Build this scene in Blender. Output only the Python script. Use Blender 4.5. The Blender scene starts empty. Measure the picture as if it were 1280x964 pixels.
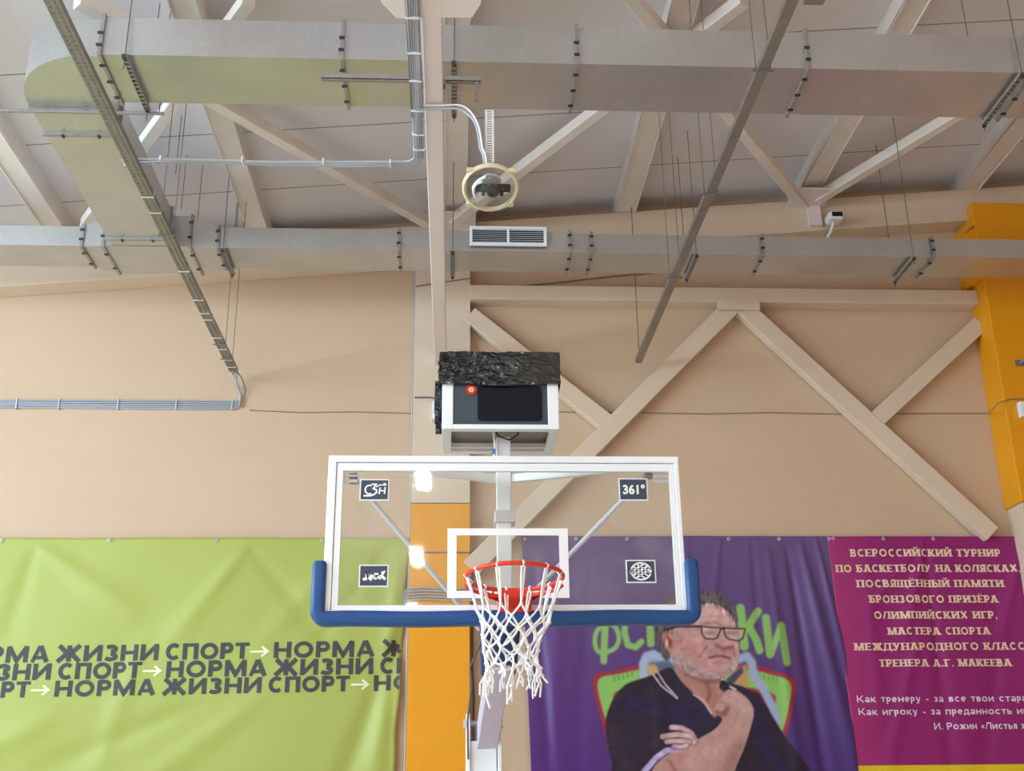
import bpy, bmesh, math, random
import numpy as np
from mathutils import Vector, Matrix, noise
random.seed(7)
PI = math.pi
SC = bpy.context.scene
COL = SC.collection

# ------------------------------------------------------------------ camera
F = 1450.0                                   # focal length in pixels of the 1280 wide frame
def unit(v):
    v = np.array(v, float); return v / np.linalg.norm(v)
ZC = unit((-46, -3878, F))
YC = np.array((-75, 542, F), float); YC = unit(YC - ZC * YC.dot(ZC))
XC = np.cross(YC, ZC)
M3 = np.array([XC, YC, ZC]); EYE = np.array((0, 0, 1.75))
cam = bpy.data.cameras.new('camera'); cam.sensor_width = 36; cam.lens = F / 1280 * 36
cam.clip_start = .05; cam.clip_end = 200
co = bpy.data.objects.new('camera', cam); COL.objects.link(co)
R = Matrix(((M3[0][0], -M3[0][1], -M3[0][2]), (M3[1][0], -M3[1][1], -M3[1][2]), (M3[2][0], -M3[2][1], -M3[2][2])))
co.matrix_world = Matrix.Translation(EYE) @ R.to_4x4()
SC.camera = co

# ------------------------------------------------------------------ light and exposure
EXPOSURE = 0.0
LAMP_STRENGTH = 76.0
WINDOW_WATTS = 2250.0
WORLD = 0.25
SC.view_settings.view_transform = 'Standard'; SC.view_settings.look = 'None'
SC.view_settings.exposure = EXPOSURE; SC.view_settings.gamma = 1.0
SC.view_settings.use_curve_mapping = False
w = bpy.data.worlds.new('sky'); SC.world = w; w.use_nodes = True
w.node_tree.nodes['Background'].inputs[0].default_value = (.8, .9, 1, 1)
w.node_tree.nodes['Background'].inputs[1].default_value = WORLD
def area(name, loc, target, sx, sy, watts, col):
    l = bpy.data.lights.new(name, 'AREA'); l.shape = 'RECTANGLE'; l.size = sx; l.size_y = sy
    l.energy = watts; l.color = col
    o = bpy.data.objects.new(name, l); COL.objects.link(o); o.location = loc
    o.rotation_euler = (Vector(target) - Vector(loc)).to_track_quat('-Z', 'Y').to_euler()
    return o
area('window_daylight', (-10.75, 1.0, 5.6), (0, 1.0, 5.6), 16, 3.0, WINDOW_WATTS, (.66, .86, 1))

# ------------------------------------------------------------------ measuring helpers: sight line through a pixel meets a plane of the hall
def ray(x, y): return M3 @ np.array((x - 640, y - 482, F))
def atY(x, y, Y): d = ray(x, y); return Vector(EYE + d * (Y - EYE[1]) / d[1])
def atZ(x, y, z): d = ray(x, y); return Vector(EYE + d * (z - EYE[2]) / d[2])
RS, R0 = .0903, 8.107                        # roof slope: top of rafter at x is R0 + RS * x
def zr(x): return R0 + RS * x
def atRoof(x, y, off):
    d = ray(x, y); t = (R0 + off - EYE[2]) / (d[2] - RS * d[0]); return Vector(EYE + d * t)
def proj(p):
    q = M3.T @ (np.array(p) - EYE); return 640 + F * q[0] / q[2], 482 + F * q[1] / q[2]

# ------------------------------------------------------------------ materials
def lin(c): 
    return tuple((v / 255 / 12.92) if v / 255 <= .04045 else ((v / 255 + .055) / 1.055) ** 2.4 for v in c)
MATS = {}
def mat(name, c, rough=.5, metal=0, vary=0, scale=6, bump=0, bscale=30, spec=.5, emit=0):
    if name in MATS: return MATS[name]
    m = bpy.data.materials.new(name); m.use_nodes = True; MATS[name] = m
    N, L = m.node_tree.nodes, m.node_tree.links; b = N['Principled BSDF']
    l = lin(c)
    b.inputs['Base Color'].default_value = (*l, 1); b.inputs['Roughness'].default_value = rough
    b.inputs['Metallic'].default_value = metal; b.inputs['Specular IOR Level'].default_value = spec
    tc = N.new('ShaderNodeTexCoord')
    if vary:
        n = N.new('ShaderNodeTexNoise'); n.inputs['Scale'].default_value = scale; n.inputs['Detail'].default_value = 5
        L.new(tc.outputs['Object'], n.inputs['Vector'])
        r = N.new('ShaderNodeValToRGB')
        r.color_ramp.elements[0].position = .3; r.color_ramp.elements[1].position = .7
        r.color_ramp.elements[0].color = (*[v * (1 - vary) for v in l], 1); r.color_ramp.elements[1].color = (*[min(1, v * (1 + vary)) for v in l], 1)
        L.new(n.outputs['Fac'], r.inputs['Fac']); L.new(r.outputs['Color'], b.inputs['Base Color'])
    if bump:
        n = N.new('ShaderNodeTexNoise'); n.inputs['Scale'].default_value = bscale; n.inputs['Detail'].default_value = 4
        L.new(tc.outputs['Object'], n.inputs['Vector'])
        bp = N.new('ShaderNodeBump'); bp.inputs['Strength'].default_value = bump; bp.inputs['Distance'].default_value = .02
        L.new(n.outputs['Fac'], bp.inputs['Height']); L.new(bp.outputs['Normal'], b.inputs['Normal'])
    if emit:
        b.inputs['Emission Color'].default_value = (*l, 1); b.inputs['Emission Strength'].default_value = emit
    return m
WALL = mat('wall_paint', (207, 177, 149), .75, vary=.03, scale=.6, bump=.05, bscale=60)
STEEL = mat('cream_steel_paint', (220, 198, 176), .5, vary=.03, scale=1.5)
PURL = mat('purlin_paint', (232, 220, 212), .55, vary=.05, scale=3)
ORANGE = mat('orange_paint', (238, 158, 5), .45, vary=.03, scale=2)
WHITE = mat('white_coating', (240, 242, 246), .35)
ALU = mat('aluminium', (205, 205, 212), .35, metal=.3)
SILVER = mat('grey_cable_sheath', (170, 172, 180), .5)
GREYC = mat('dark_wire', (104, 98, 92), .6)
ROD = mat('zinc_rod', (140, 134, 130), .45, metal=.5)
BLUE = mat('blue_pad', (16, 72, 132), .42, bump=.08, bscale=25)
NAVY = mat('navy_pad', (20, 52, 110), .5, bump=.1, bscale=20)
RED = mat('red_rim_paint', (226, 52, 22), .35)
NETM = mat('net_cord', (244, 240, 238), .8)
BLACK = mat('black_plastic', (14, 15, 18), .35)
DARK = mat('dark_rubber', (28, 27, 30), .6)
SLATE = mat('slate_panel', (66, 77, 88), .45, spec=.3)
SLATE2 = mat('sticker_slate', (58, 68, 88), .45)
SCREEN = mat('dark_display', (16, 22, 32), .14, spec=.25)
LILAC = mat('lilac_enamel', (205, 190, 210), .4)
CREAM = mat('cream_enamel', (222, 214, 196), .45)
PINK = mat('pale_pink_paint', (234, 218, 216), .5)
WIREB = mat('brown_wire', (140, 120, 104), .6)
TRAY = mat('galvanised_tray', (150, 142, 136), .45, metal=.6, vary=.1, scale=12)
FLANGE = mat('flange_steel', (160, 154, 152), .5, metal=.5, vary=.1, scale=20)
BOLT = mat('dark_bolt', (74, 72, 76), .4, metal=.6)
GREYTXT = mat('charcoal_print', (62, 64, 68), .6)
PALEPR = mat('pale_print', (238, 240, 200), .6)
CREAMPR = mat('cream_print', (240, 205, 178), .6)
WHITEPR = mat('white_print', (236, 214, 232), .6)

def galvanised():
    m = bpy.data.materials.new('galvanised_duct'); m.use_nodes = True
    N, L = m.node_tree.nodes, m.node_tree.links; b = N['Principled BSDF']
    tc = N.new('ShaderNodeTexCoord')
    v = N.new('ShaderNodeTexVoronoi'); v.inputs['Scale'].default_value = 30; L.new(tc.outputs['Object'], v.inputs['Vector'])
    n = N.new('ShaderNodeTexNoise'); n.inputs['Scale'].default_value = 1.6; n.inputs['Detail'].default_value = 6; L.new(tc.outputs['Object'], n.inputs['Vector'])
    mx = N.new('ShaderNodeMix'); mx.data_type = 'FLOAT'; mx.inputs['Factor'].default_value = .8
    L.new(v.outputs['Distance'], mx.inputs['A']); L.new(n.outputs['Fac'], mx.inputs['B'])
    r = N.new('ShaderNodeValToRGB'); r.color_ramp.elements[0].position = .25; r.color_ramp.elements[1].position = .75
    r.color_ramp.elements[0].color = (.50, .50, .50, 1); r.color_ramp.elements[1].color = (.62, .62, .61, 1)
    L.new(mx.outputs['Result'], r.inputs['Fac']); L.new(r.outputs['Color'], b.inputs['Base Color'])
    b.inputs['Metallic'].default_value = .85; b.inputs['Roughness'].default_value = .40
    bp = N.new('ShaderNodeBump'); bp.inputs['Strength'].default_value = .12; bp.inputs['Distance'].default_value = .03
    L.new(n.outputs['Fac'], bp.inputs['Height']); L.new(bp.outputs['Normal'], b.inputs['Normal'])
    return m
DUCT = galvanised()

def ceiling_mat():
    m = mat('roof_panel', (228, 222, 227), .6)
    N, L = m.node_tree.nodes, m.node_tree.links; b = N['Principled BSDF']
    g = N.new('ShaderNodeNewGeometry'); s = N.new('ShaderNodeSeparateXYZ'); L.new(g.outputs['Position'], s.inputs[0])
    a = N.new('ShaderNodeMath'); a.operation = 'SUBTRACT'; a.inputs[1].default_value = 8.82 - 11.15; L.new(s.outputs['Y'], a.inputs[0])
    d = N.new('ShaderNodeMath'); d.operation = 'DIVIDE'; d.inputs[1].default_value = 1.115; L.new(a.outputs[0], d.inputs[0])
    f = N.new('ShaderNodeMath'); f.operation = 'FRACT'; L.new(d.outputs[0], f.inputs[0])
    c = N.new('ShaderNodeMath'); c.operation = 'LESS_THAN'; c.inputs[1].default_value = .011; L.new(f.outputs[0], c.inputs[0])
    mx = N.new('ShaderNodeMix'); mx.data_type = 'RGBA'; L.new(c.outputs[0], mx.inputs['Factor'])
    mx.inputs['A'].default_value = b.inputs['Base Color'].default_value; mx.inputs['B'].default_value = (.12, .11, .1, 1)
    L.new(mx.outputs['Result'], b.inputs['Base Color'])
    return m
CEIL = ceiling_mat()

def glass_mat(name, tint, gloss=.07, haze=.0):
    m = bpy.data.materials.new(name); m.use_nodes = True
    N, L = m.node_tree.nodes, m.node_tree.links; N.remove(N['Principled BSDF'])
    t = N.new('ShaderNodeBsdfTransparent'); t.inputs[0].default_value = (*tint, 1)
    g = N.new('ShaderNodeBsdfGlossy'); g.inputs['Roughness'].default_value = .03
    lw = N.new('ShaderNodeLayerWeight'); lw.inputs['Blend'].default_value = .5
    pw = N.new('ShaderNodeMath'); pw.operation = 'POWER'; pw.inputs[1].default_value = 5; L.new(lw.outputs['Facing'], pw.inputs[0])
    mm = N.new('ShaderNodeMath'); mm.operation = 'MULTIPLY_ADD'; mm.inputs[1].default_value = .7; mm.inputs[2].default_value = gloss; L.new(pw.outputs[0], mm.inputs[0])
    x = N.new('ShaderNodeMixShader'); L.new(mm.outputs[0], x.inputs[0]); L.new(t.outputs[0], x.inputs[1]); L.new(g.outputs[0], x.inputs[2])
    out = x
    if haze:  # milky diffuse veil: smudges on the glass plus painted-in reflection
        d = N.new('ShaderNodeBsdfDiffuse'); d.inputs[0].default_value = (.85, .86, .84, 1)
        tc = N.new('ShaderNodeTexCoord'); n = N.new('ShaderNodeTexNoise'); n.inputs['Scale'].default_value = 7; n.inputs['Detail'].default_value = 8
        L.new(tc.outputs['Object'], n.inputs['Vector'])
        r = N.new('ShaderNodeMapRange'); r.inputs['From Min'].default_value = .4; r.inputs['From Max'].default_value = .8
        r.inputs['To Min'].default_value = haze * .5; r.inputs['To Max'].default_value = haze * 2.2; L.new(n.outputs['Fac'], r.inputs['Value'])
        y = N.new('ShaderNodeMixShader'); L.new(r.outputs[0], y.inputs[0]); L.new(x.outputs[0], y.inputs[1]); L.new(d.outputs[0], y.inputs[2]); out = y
    L.new(out.outputs[0], N['Material Output'].inputs['Surface'])
    return m
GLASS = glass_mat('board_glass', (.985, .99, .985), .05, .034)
DOME = glass_mat('dome_glass', (.97, .97, .96), .05)

def film_mat():
    m = mat('black_film', (8, 10, 15), .16, spec=.9)
    N, L = m.node_tree.nodes, m.node_tree.links; b = N['Principled BSDF']
    tc = N.new('ShaderNodeTexCoord'); mp = N.new('ShaderNodeMapping'); mp.inputs['Scale'].default_value = (1.0, 1.0, 1.9); mp.inputs['Rotation'].default_value = (0, .45, 0)
    L.new(tc.outputs['Object'], mp.inputs['Vector'])
    n = N.new('ShaderNodeTexNoise'); n.inputs['Scale'].default_value = 9; n.inputs['Detail'].default_value = 4; n.inputs['Distortion'].default_value = 1.8
    v = N.new('ShaderNodeTexVoronoi'); v.distance = 'MANHATTAN'; v.inputs['Scale'].default_value = 12
    L.new(mp.outputs[0], n.inputs['Vector']); L.new(mp.outputs[0], v.inputs['Vector'])
    a = N.new('ShaderNodeMath'); a.operation = 'MULTIPLY_ADD'; a.inputs[1].default_value = .3; L.new(v.outputs['Distance'], a.inputs[0]); L.new(n.outputs['Fac'], a.inputs[2])
    sx = N.new('ShaderNodeSeparateXYZ'); L.new(tc.outputs['Object'], sx.inputs[0])
    mr = N.new('ShaderNodeMapRange'); mr.inputs['From Min'].default_value = .05; mr.inputs['From Max'].default_value = .5; mr.inputs['To Min'].default_value = 1.0; mr.inputs['To Max'].default_value = .42; L.new(sx.outputs['X'], mr.inputs['Value'])
    bp = N.new('ShaderNodeBump'); bp.inputs['Distance'].default_value = .07; L.new(mr.outputs[0], bp.inputs['Strength'])
    L.new(a.outputs[0], bp.inputs['Height']); L.new(bp.outputs['Normal'], b.inputs['Normal'])
    return m
FILM = film_mat()

def print_mat(name, rough=.5):
    m = bpy.data.materials.new(name); m.use_nodes = True
    N, L = m.node_tree.nodes, m.node_tree.links; b = N['Principled BSDF']
    a = N.new('ShaderNodeVertexColor'); a.layer_name = 'print'
    L.new(a.outputs['Color'], b.inputs['Base Color']); b.inputs['Roughness'].default_value = rough
    b.inputs['Specular IOR Level'].default_value = .35
    return m

# ------------------------------------------------------------------ mesh collector
class MB:
    def __init__(s): s.v = []; s.f = []
    def add(s, vs, fs):
        n = len(s.v); s.v += [tuple(p) for p in vs]; s.f += [tuple(i + n for i in f) for f in fs]; return s
    def box(s, a, b):
        x0, y0, z0 = (min(a[i], b[i]) for i in range(3)); x1, y1, z1 = (max(a[i], b[i]) for i in range(3))
        return s.hexa([(x0,y0,z0),(x1,y0,z0),(x1,y1,z0),(x0,y1,z0)], [(x0,y0,z1),(x1,y0,z1),(x1,y1,z1),(x0,y1,z1)])
    def hexa(s, lo, hi):
        return s.add(list(lo) + list(hi), [(3,2,1,0),(4,5,6,7),(0,1,5,4),(1,2,6,5),(2,3,7,6),(3,0,4,7)])
    def bar(s, p, q, wd, ht, up=(0, 0, 1)):
        p, q = Vector(p), Vector(q); d = (q - p).normalized(); u = Vector(up)
        a = d.cross(u)
        if a.length < 1e-4: a = d.cross(Vector((1, 0, 0)))
        a.normalize(); u = a.cross(d).normalized(); a *= wd / 2; u *= ht / 2
        return s.hexa([p-a-u, p+a-u, p+a+u, p-a+u], [q-a-u, q+a-u, q+a+u, q-a+u])
    def tube(s, pts, r, n=8, closed=False):
        P = [Vector(p) for p in pts]; k = len(P); rings = []
        ref = None
        for i in range(k):
            if closed: d = P[(i+1) % k] - P[i-1]
            else: d = P[min(i+1, k-1)] - P[max(i-1, 0)]
            d.normalize()
            if ref is None:
                ref = d.cross(Vector((0, 0, 1)) if abs(d.z) < .9 else Vector((1, 0, 0))).normalized()
            else:
                ref = (ref - d * ref.dot(d)).normalized()
            b = d.cross(ref); rr = r[i] if isinstance(r, (list, tuple)) else r
            rings.append([P[i] + (ref * math.cos(2*PI*j/n) + b * math.sin(2*PI*j/n)) * rr for j in range(n)])
        vs = [p for g in rings for p in g]; fs = []
        for i in range(k if closed else k - 1):
            a, b2 = i * n, ((i + 1) % k) * n
            fs += [(a+j, a+(j+1) % n, b2+(j+1) % n, b2+j) for j in range(n)]
        if not closed: fs += [tuple(range(n))[::-1], tuple((k-1)*n + j for j in range(n))]
        return s.add(vs, fs)
    def prism(s, poly, vec):
        n = len(poly); v = Vector(vec); P = [Vector(p) for p in poly]
        return s.add(P + [p + v for p in P], [tuple(range(n))[::-1], tuple(range(n, 2*n))] + [(i, (i+1) % n, n + (i+1) % n, n + i) for i in range(n)])
    def lathe(s, prof, c, n=32, mtx=None):
        vs = []; c = Vector(c)
        for r, z in prof:
            for j in range(n):
                p = Vector((r * math.cos(2*PI*j/n), r * math.sin(2*PI*j/n), z))
                if mtx: p = mtx @ p
                vs.append(c + p)
        fs = [(i*n + j, i*n + (j+1) % n, (i+1)*n + (j+1) % n, (i+1)*n + j) for i in range(len(prof)-1) for j in range(n)]
        return s.add(vs, fs)
    def ball(s, c, r, n=8, m=5):
        return s.lathe([(max(1e-4, r * math.sin(PI*i/m)), -r * math.cos(PI*i/m)) for i in range(m+1)], c, n)

def spline(pts, n=6):
    P = [Vector(p) for p in pts]; P = [P[0]*2 - P[1]] + P + [P[-1]*2 - P[-2]]; out = []
    for i in range(1, len(P)-2):
        for k in range(n):
            t = k/n; out.append(.5*((2*P[i]) + (P[i+1]-P[i-1])*t + (2*P[i-1]-5*P[i]+4*P[i+1]-P[i+2])*t*t + (3*P[i]-P[i-1]-3*P[i+1]+P[i+2])*t**3))
    return out + [P[-2]]

def obj(name, mb, m, parent=None, smooth=False, bevel=0, seg=2):
    me = bpy.data.meshes.new(name)
    off = Vector(parent['_o']) if parent and '_o' in parent else Vector((0, 0, 0))
    me.from_pydata([tuple(Vector(v) - off) for v in mb.v], [], mb.f); me.update()
    b = bmesh.new(); b.from_mesh(me); bmesh.ops.recalc_face_normals(b, faces=b.faces)
    if smooth:
        for f in b.faces: f.smooth = True
        for e in b.edges:
            if len(e.link_faces) == 2 and e.calc_face_angle(0) > .9: e.smooth = False
    b.to_mesh(me); b.free()
    if m: me.materials.append(m)
    o = bpy.data.objects.new(name, me); COL.objects.link(o)
    if parent is not None: o.parent = parent
    if parent is not None and '_o' in parent: o['_o'] = tuple(off)
    if bevel:
        md = o.modifiers.new('bevel', 'BEVEL'); md.width = bevel; md.segments = seg; md.limit_method = 'ANGLE'; md.angle_limit = .6
    return o
def thing(name, loc, label, cat, group=None, kind=None):
    o = bpy.data.objects.new(name, None); COL.objects.link(o); o.location = loc; o.empty_display_size = .1
    o['_o'] = tuple(loc); return tag(o, label, cat, group, kind)
def tag(o, label, cat, group=None, kind=None):
    o['label'] = label; o['category'] = cat
    if group: o['group'] = group
    if kind: o['kind'] = kind
    return o
def struct(name, mb, m, label=None, cat=None, **k):
    o = obj(name, mb, m, None, **k); o['kind'] = 'structure'
    if label: o['label'] = label; o['category'] = cat
    return o

# ------------------------------------------------------------------ the hall
XL, XR, YB, YW = -11.0, 13.0, -30.0, 12.0
FLOORM = mat('sports_floor', (226, 218, 204), .4, vary=.04, scale=2)
struct('floor', MB().box((XL, YB, -.1), (XR, YW + .2, 0)), FLOORM, 'pale wooden sports floor of the hall', 'floor')
struct('wall_front', MB().box((XL - .2, YW, 0), (XR + .2, YW + .2, 10)), WALL, 'peach painted end wall behind the basketball hoop', 'wall')
SIDEW = mat('side_wall_paint', (238, 236, 232), .8)
mb = MB(); wy0, wy1, wz0, wz1 = -7, 9, 4.1, 7.1
mb.box((XL-.2, YB, 0), (XL, YW, wz0)); mb.box((XL-.2, YB, wz1), (XL, YW, 10)); mb.box((XL-.2, YB, wz0), (XL, wy0, wz1)); mb.box((XL-.2, wy1, wz0), (XL, YW, wz1))
struct('wall_left', mb, SIDEW, 'side wall of the hall with a band of windows', 'wall')
struct('wall_right', MB().box((XR, YB, 0), (XR + .2, YW, 10)), mat('peach_side_wall', (206, 160, 116), .8), 'plain side wall of the hall opposite the windows', 'wall')
struct('wall_back', MB().box((XL - .2, YB - .2, 0), (XR + .2, YB, 10)), SIDEW, 'plain end wall of the hall behind the camera', 'wall')
mb = MB()
for i in range(9): mb.box((XL - .15, wy0 + i * 2 - .03, wz0), (XL - .05, wy0 + i * 2 + .03, wz1))
mb.box((XL - .15, wy0, wz0), (XL - .05, wy1, wz0 + .06)); mb.box((XL - .15, wy0, wz1 - .06), (XL - .05, wy1, wz1))
struct('window_1', mb, WHITE, 'band of white framed windows high in the side wall', 'window')
def cz(x): return zr(x) + .2
struct('ceiling', MB().hexa([(XL-.2, YB-.2, cz(XL-.2)), (XR+.2, YB-.2, cz(XR+.2)), (XR+.2, YW+.2, cz(XR+.2)), (XL-.2, YW+.2, cz(XL-.2))],
                            [(XL-.2, YB-.2, cz(XL-.2)+.2), (XR+.2, YB-.2, cz(XR+.2)+.2), (XR+.2, YW+.2, cz(XR+.2)+.2), (XL-.2, YW+.2, cz(XL-.2)+.2)]), CEIL,
       'sloping roof of pale panels with dark seams', 'ceiling')

# roof rafter along the end wall
y0, y1 = 11.72, YW
def slab(xa, xb, lo, hi, ya, yb):
    return MB().hexa([(xa, ya, zr(xa)+lo), (xb, ya, zr(xb)+lo), (xb, yb, zr(xb)+lo), (xa, yb, zr(xa)+lo)], [(xa, ya, zr(xa)+hi), (xb, ya, zr(xb)+hi), (xb, yb, zr(xb)+hi), (xa, yb, zr(xa)+hi)])
struct('rafter_beam', slab(XL, XR, -.41, 0, y0, y1), STEEL, 'cream sloping rafter beam along the top of the end wall', 'beam', bevel=.01)

# purlins: six beams running from the end wall towards the camera under the roof
PUR = [(-6.35, 'roof purlin nearest the side wall with windows, outside the elbow duct'), (-4.29, 'roof purlin passing behind the elbow of the big duct'),
       (-2.2, 'roof purlin passing above the duct branch and thin hanger wires'), (0.0, 'roof purlin directly above the pale lower chord with cables'),
       (1.95, 'roof purlin crossed by two white braces beside the dome camera'), (4.05, 'roof purlin ending above the small bullet camera'),
       (6.04, 'roof purlin ending above the orange corner column')]
for x, lab in PUR:
    mb = MB(); a = .115
    lo = [(x-a, YB, zr(x-a)), (x+a, YB, zr(x+a)), (x+a, YW, zr(x+a)), (x-a, YW, zr(x-a))]
    mb.hexa(lo, [(p[0], p[1], p[2] + .2) for p in lo])
    for k in (-1, 1): mb.box((x + k*(a-.015), YB, zr(x)+.0), (x + k*a, YW, zr(x) - .02))
    struct('roof_purlin', mb, PURL, lab, 'purlin')

# diagonal roof braces (square tubes under the purlins)
BR = [((535, 278), (275, 130), (141, 53), 'beige roof brace meeting the pale chord from the side of the duct elbow'),
      ((566, 276), (745, 142), (930, 0), 'white roof brace running past the dome camera up to the roof'),
      ((1005, 257), (905, 145), (775, -22), 'beige roof brace falling to the joint above the bullet camera'),
      ((1022, 248), (1190, 148), (1330, 62), 'white roof brace rising from the bullet camera towards the orange column'),
      ((107, 280), (215, 130), (311, 0), 'white roof brace rising behind the square duct branch'),
      ((-60, 262), (-250, 120), (-330, 60), 'roof brace outside the elbow duct'),
      ((96, 0), (141, 21), (200, 48), 'short beige roof brace ending above the flange of the elbow duct')]
for p, q, r, lab in BR:
    a, b = atRoof(*p, -.07), atRoof(*r, -.07)
    struct('roof_brace', MB().bar(a, b, .115, .115), PURL, lab, 'brace', bevel=.008)
# little joint plates where braces meet the rafter
for x, lab in ((0.0, 'pale joint plate on the rafter beside the pale chord'), (4.05, 'pale joint plate on the rafter next to the bullet camera')):
    mb = MB(); mb.box((x-.22, 11.3, zr(x)-.1), (x+.22, 11.72, zr(x)-.08)); mb.box((x+.02, 11.66, zr(x)-.36), (x+.16, 11.72, zr(x)-.05))
    struct('joint_plate', mb, PINK, lab, 'bracket')

# lower chord above the hoop with its octagonal gusset plate
struct('lower_chord', MB().box((-.225, -6, 6.42), (-.095, 11.85, 6.56)), PINK, 'long pale pink lower chord running from the gusset plate to the column', 'beam', bevel=.008)
gp = [(-.46, 5.0), (-.46, 5.81), (-.375, 5.955), (.095, 5.93), (.145, 5.80), (.145, 5.0)]
struct('gusset_plate', MB().prism([(x, y, 6.40) for x, y in gp], (0, 0, .018)), PINK, 'pale octagonal gusset plate lying on the lower chord', 'plate', bevel=.004)
mb = MB(); mb.bar((-.16, 5.5, 6.62), (-.16, 3.4, 8.05), .1, .1); mb.bar((-.16, 5.2, 6.62), (-.16, 6.6, 8.1), .07, .07)
struct('truss_web', mb, PINK, 'pale web member rising from the gusset plate to the roof', 'brace')

# centre column: cream above, orange below
cx0, cx1, cy = -.452, .165, 11.86
struct('column_upper', MB().box((cx0, cy, 4.87), (cx1, YW, zr(0)-.41)), STEEL, 'cream upper part of the flat column behind the scoreboard box', 'column')
mb = MB().box((cx0, cy - .004, 0), (cx1, YW, 4.86))
struct('column_lower', mb, ORANGE, 'orange lower part of the flat column behind the glass backboard', 'column')
struct('trim_1', MB().box((cx0 - .005, cy - .012, 4.33), (cx1 + .005, cy, 4.345)), GREYC, 'thin dark joint line across the orange column', 'trim')
# corner column with haunch
mb = MB().box((5.97, 11.6, 4.83), (6.75, YW, 8.4)); 
struct('column_corner', mb, ORANGE, 'orange corner column at the end of the braced bay', 'column', bevel=.01)
mb = MB().prism([(5.885, 11.62, 7.42), (5.885, 11.62, 8.05), (5.90, 11.62, 8.16), (5.96, 11.62, 8.24), (6.0, 11.62, 8.26), (6.42, 11.62, 8.26), (6.42, 11.62, 7.42)], (0, .38, 0))
struct('column_haunch', mb, ORANGE, 'thick orange haunch at the top of the corner column', 'column', bevel=.01)
struct('column_foot', MB().box((6.0, 11.66, 0), (6.75, YW, 4.83)), STEEL, 'white lower part of the corner column behind the magenta banner', 'column')
# braced bay on the wall
by = 11.8
struct('brace_beam', MB().box((cx1, by, 7.197), (5.97, YW, 7.373)), STEEL, 'horizontal cream steel beam between the two columns', 'beam', bevel=.008)
def wallbar(p, q, wd, lab, y=11.915, th=.14):
    a, b = atY(*p, y), atY(*q, y)
    struct('wall_brace', MB().bar(a, b, th, wd, up=(0, 0, 1)) if False else MB().bar(a, b, wd, th, up=(0, 1, 0)), STEEL, lab, 'brace', bevel=.008)
wallbar((917, 382), (588, 712), .2, 'long cream diagonal steel brace running down behind the backboard')
wallbar((923, 382), (1238, 669), .2, 'long cream diagonal steel brace running down to the magenta banner')
wallbar((587, 395), (770, 539), .19, 'short cream steel brace falling behind the scoreboard box', th=.13)
wallbar((1224, 406), (1082, 537), .19, 'short cream steel brace falling from the orange column', th=.13)
struct('apex_plate', MB().box((2.95, 11.79, 7.10), (3.43, 11.83, 7.21)), STEEL, 'small cream plate joining both long wall braces to the beam', 'plate')

# ------------------------------------------------------------------ ceiling lamps (their reflections show in the backboard)
LAMPM = mat('lamp_diffuser', (255, 244, 230), .5, emit=LAMP_STRENGTH)
def lamp(x, y, lab, ln=1.9):
    z = min(7.9, cz(x) - .35)
    t = thing('ceiling_lamp', (x, y, z), lab, 'lamp', 'strip lamps under the roof')
    obj('housing', MB().box((x-.14, y-ln/2, z+.03), (x+.14, y+ln/2, z+.1)), WHITE, t)
    obj('diffuser', MB().box((x-.12, y-ln/2+.02, z), (x+.12, y+ln/2-.02, z+.03)), LAMPM, t)
    mb = MB()
    for k in (-.6, .6): mb.tube([(x, y+k, z+.09), (x, y+k, cz(x))], .006, 6)
    obj('hanger_wire', mb, ROD, t)
ROWS = [(-7.5, 'beside the window wall'), (-.6, 'in line with the hoop'), (8.0, 'towards the plain side wall')]
COLS = [(-2.4, 'nearest the hoop'), (-9.8, 'second from the hoop'), (-17, 'third from the hoop'), (-24.6, 'at the far end')]
for i, (x, a) in enumerate(ROWS):
    for j, (y, b) in enumerate(COLS):
        xx = x - (.32 * (j - 1) if i == 1 and j > 1 else 0)
        lamp(xx, y, f'white strip lamp {a}, {b}')

# ------------------------------------------------------------------ ducts
def rect_run(mb, a, b, axis):
    return mb.box(a, b)
def flange(parent, c, ax, w2, h2, z0, bolts=3, t=.02, th=.022):
    """rectangular collar around a duct; ax 'x' or 'y' = direction of the duct"""
    mb = MB(); bl = MB()
    def bx(u0, u1, z0_, z1_):
        if ax == 'x': mb.box((c-t/2-.003, u0, z0_), (c+t/2+.003, u1, z1_))
        else: mb.box((u0, c-t/2-.003, z0_), (u1, c+t/2+.003, z1_))
    u0, u1 = w2; z1 = h2
    bx(u0-th, u1+th, z0-th, z0); bx(u0-th, u1+th, z1, z1+th); bx(u0-th, u0, z0, z1); bx(u1, u1+th, z0, z1)
    o = obj('flange', mb, FLANGE, parent)
    for i in range(bolts):
        f = (i + .5) / bolts
        if ax == 'x':
            bl.box((c-.026, u0+f*(u1-u0)-.01, z0-th-.014), (c+.014, u0+f*(u1-u0)+.01, z0-th))
            if i < 2: bl.box((c-.026, u0-th-.014, z0+(f*1.4)*(z1-z0)*.7), (c+.014, u0-th, z0+(f*1.4)*(z1-z0)*.7+.02))
        else:
            bl.box((u0+f*(u1-u0)-.01, c-.026, z0-th-.014), (u0+f*(u1-u0)+.01, c+.014, z0-th))
    obj('bolt', bl, BOLT, o)
    return o
ZB = 7.1
UY0, UY1, UZ = 7.335, 7.949, 7.431
up = thing('air_duct', (0, UY0, ZB), 'large upper galvanised air duct with rounded elbow and square branch', 'duct')
mb = MB().box((-2.647, UY0, ZB), (12.9, UY1, UZ))
obj('duct_body', mb, DUCT, up)
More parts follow.
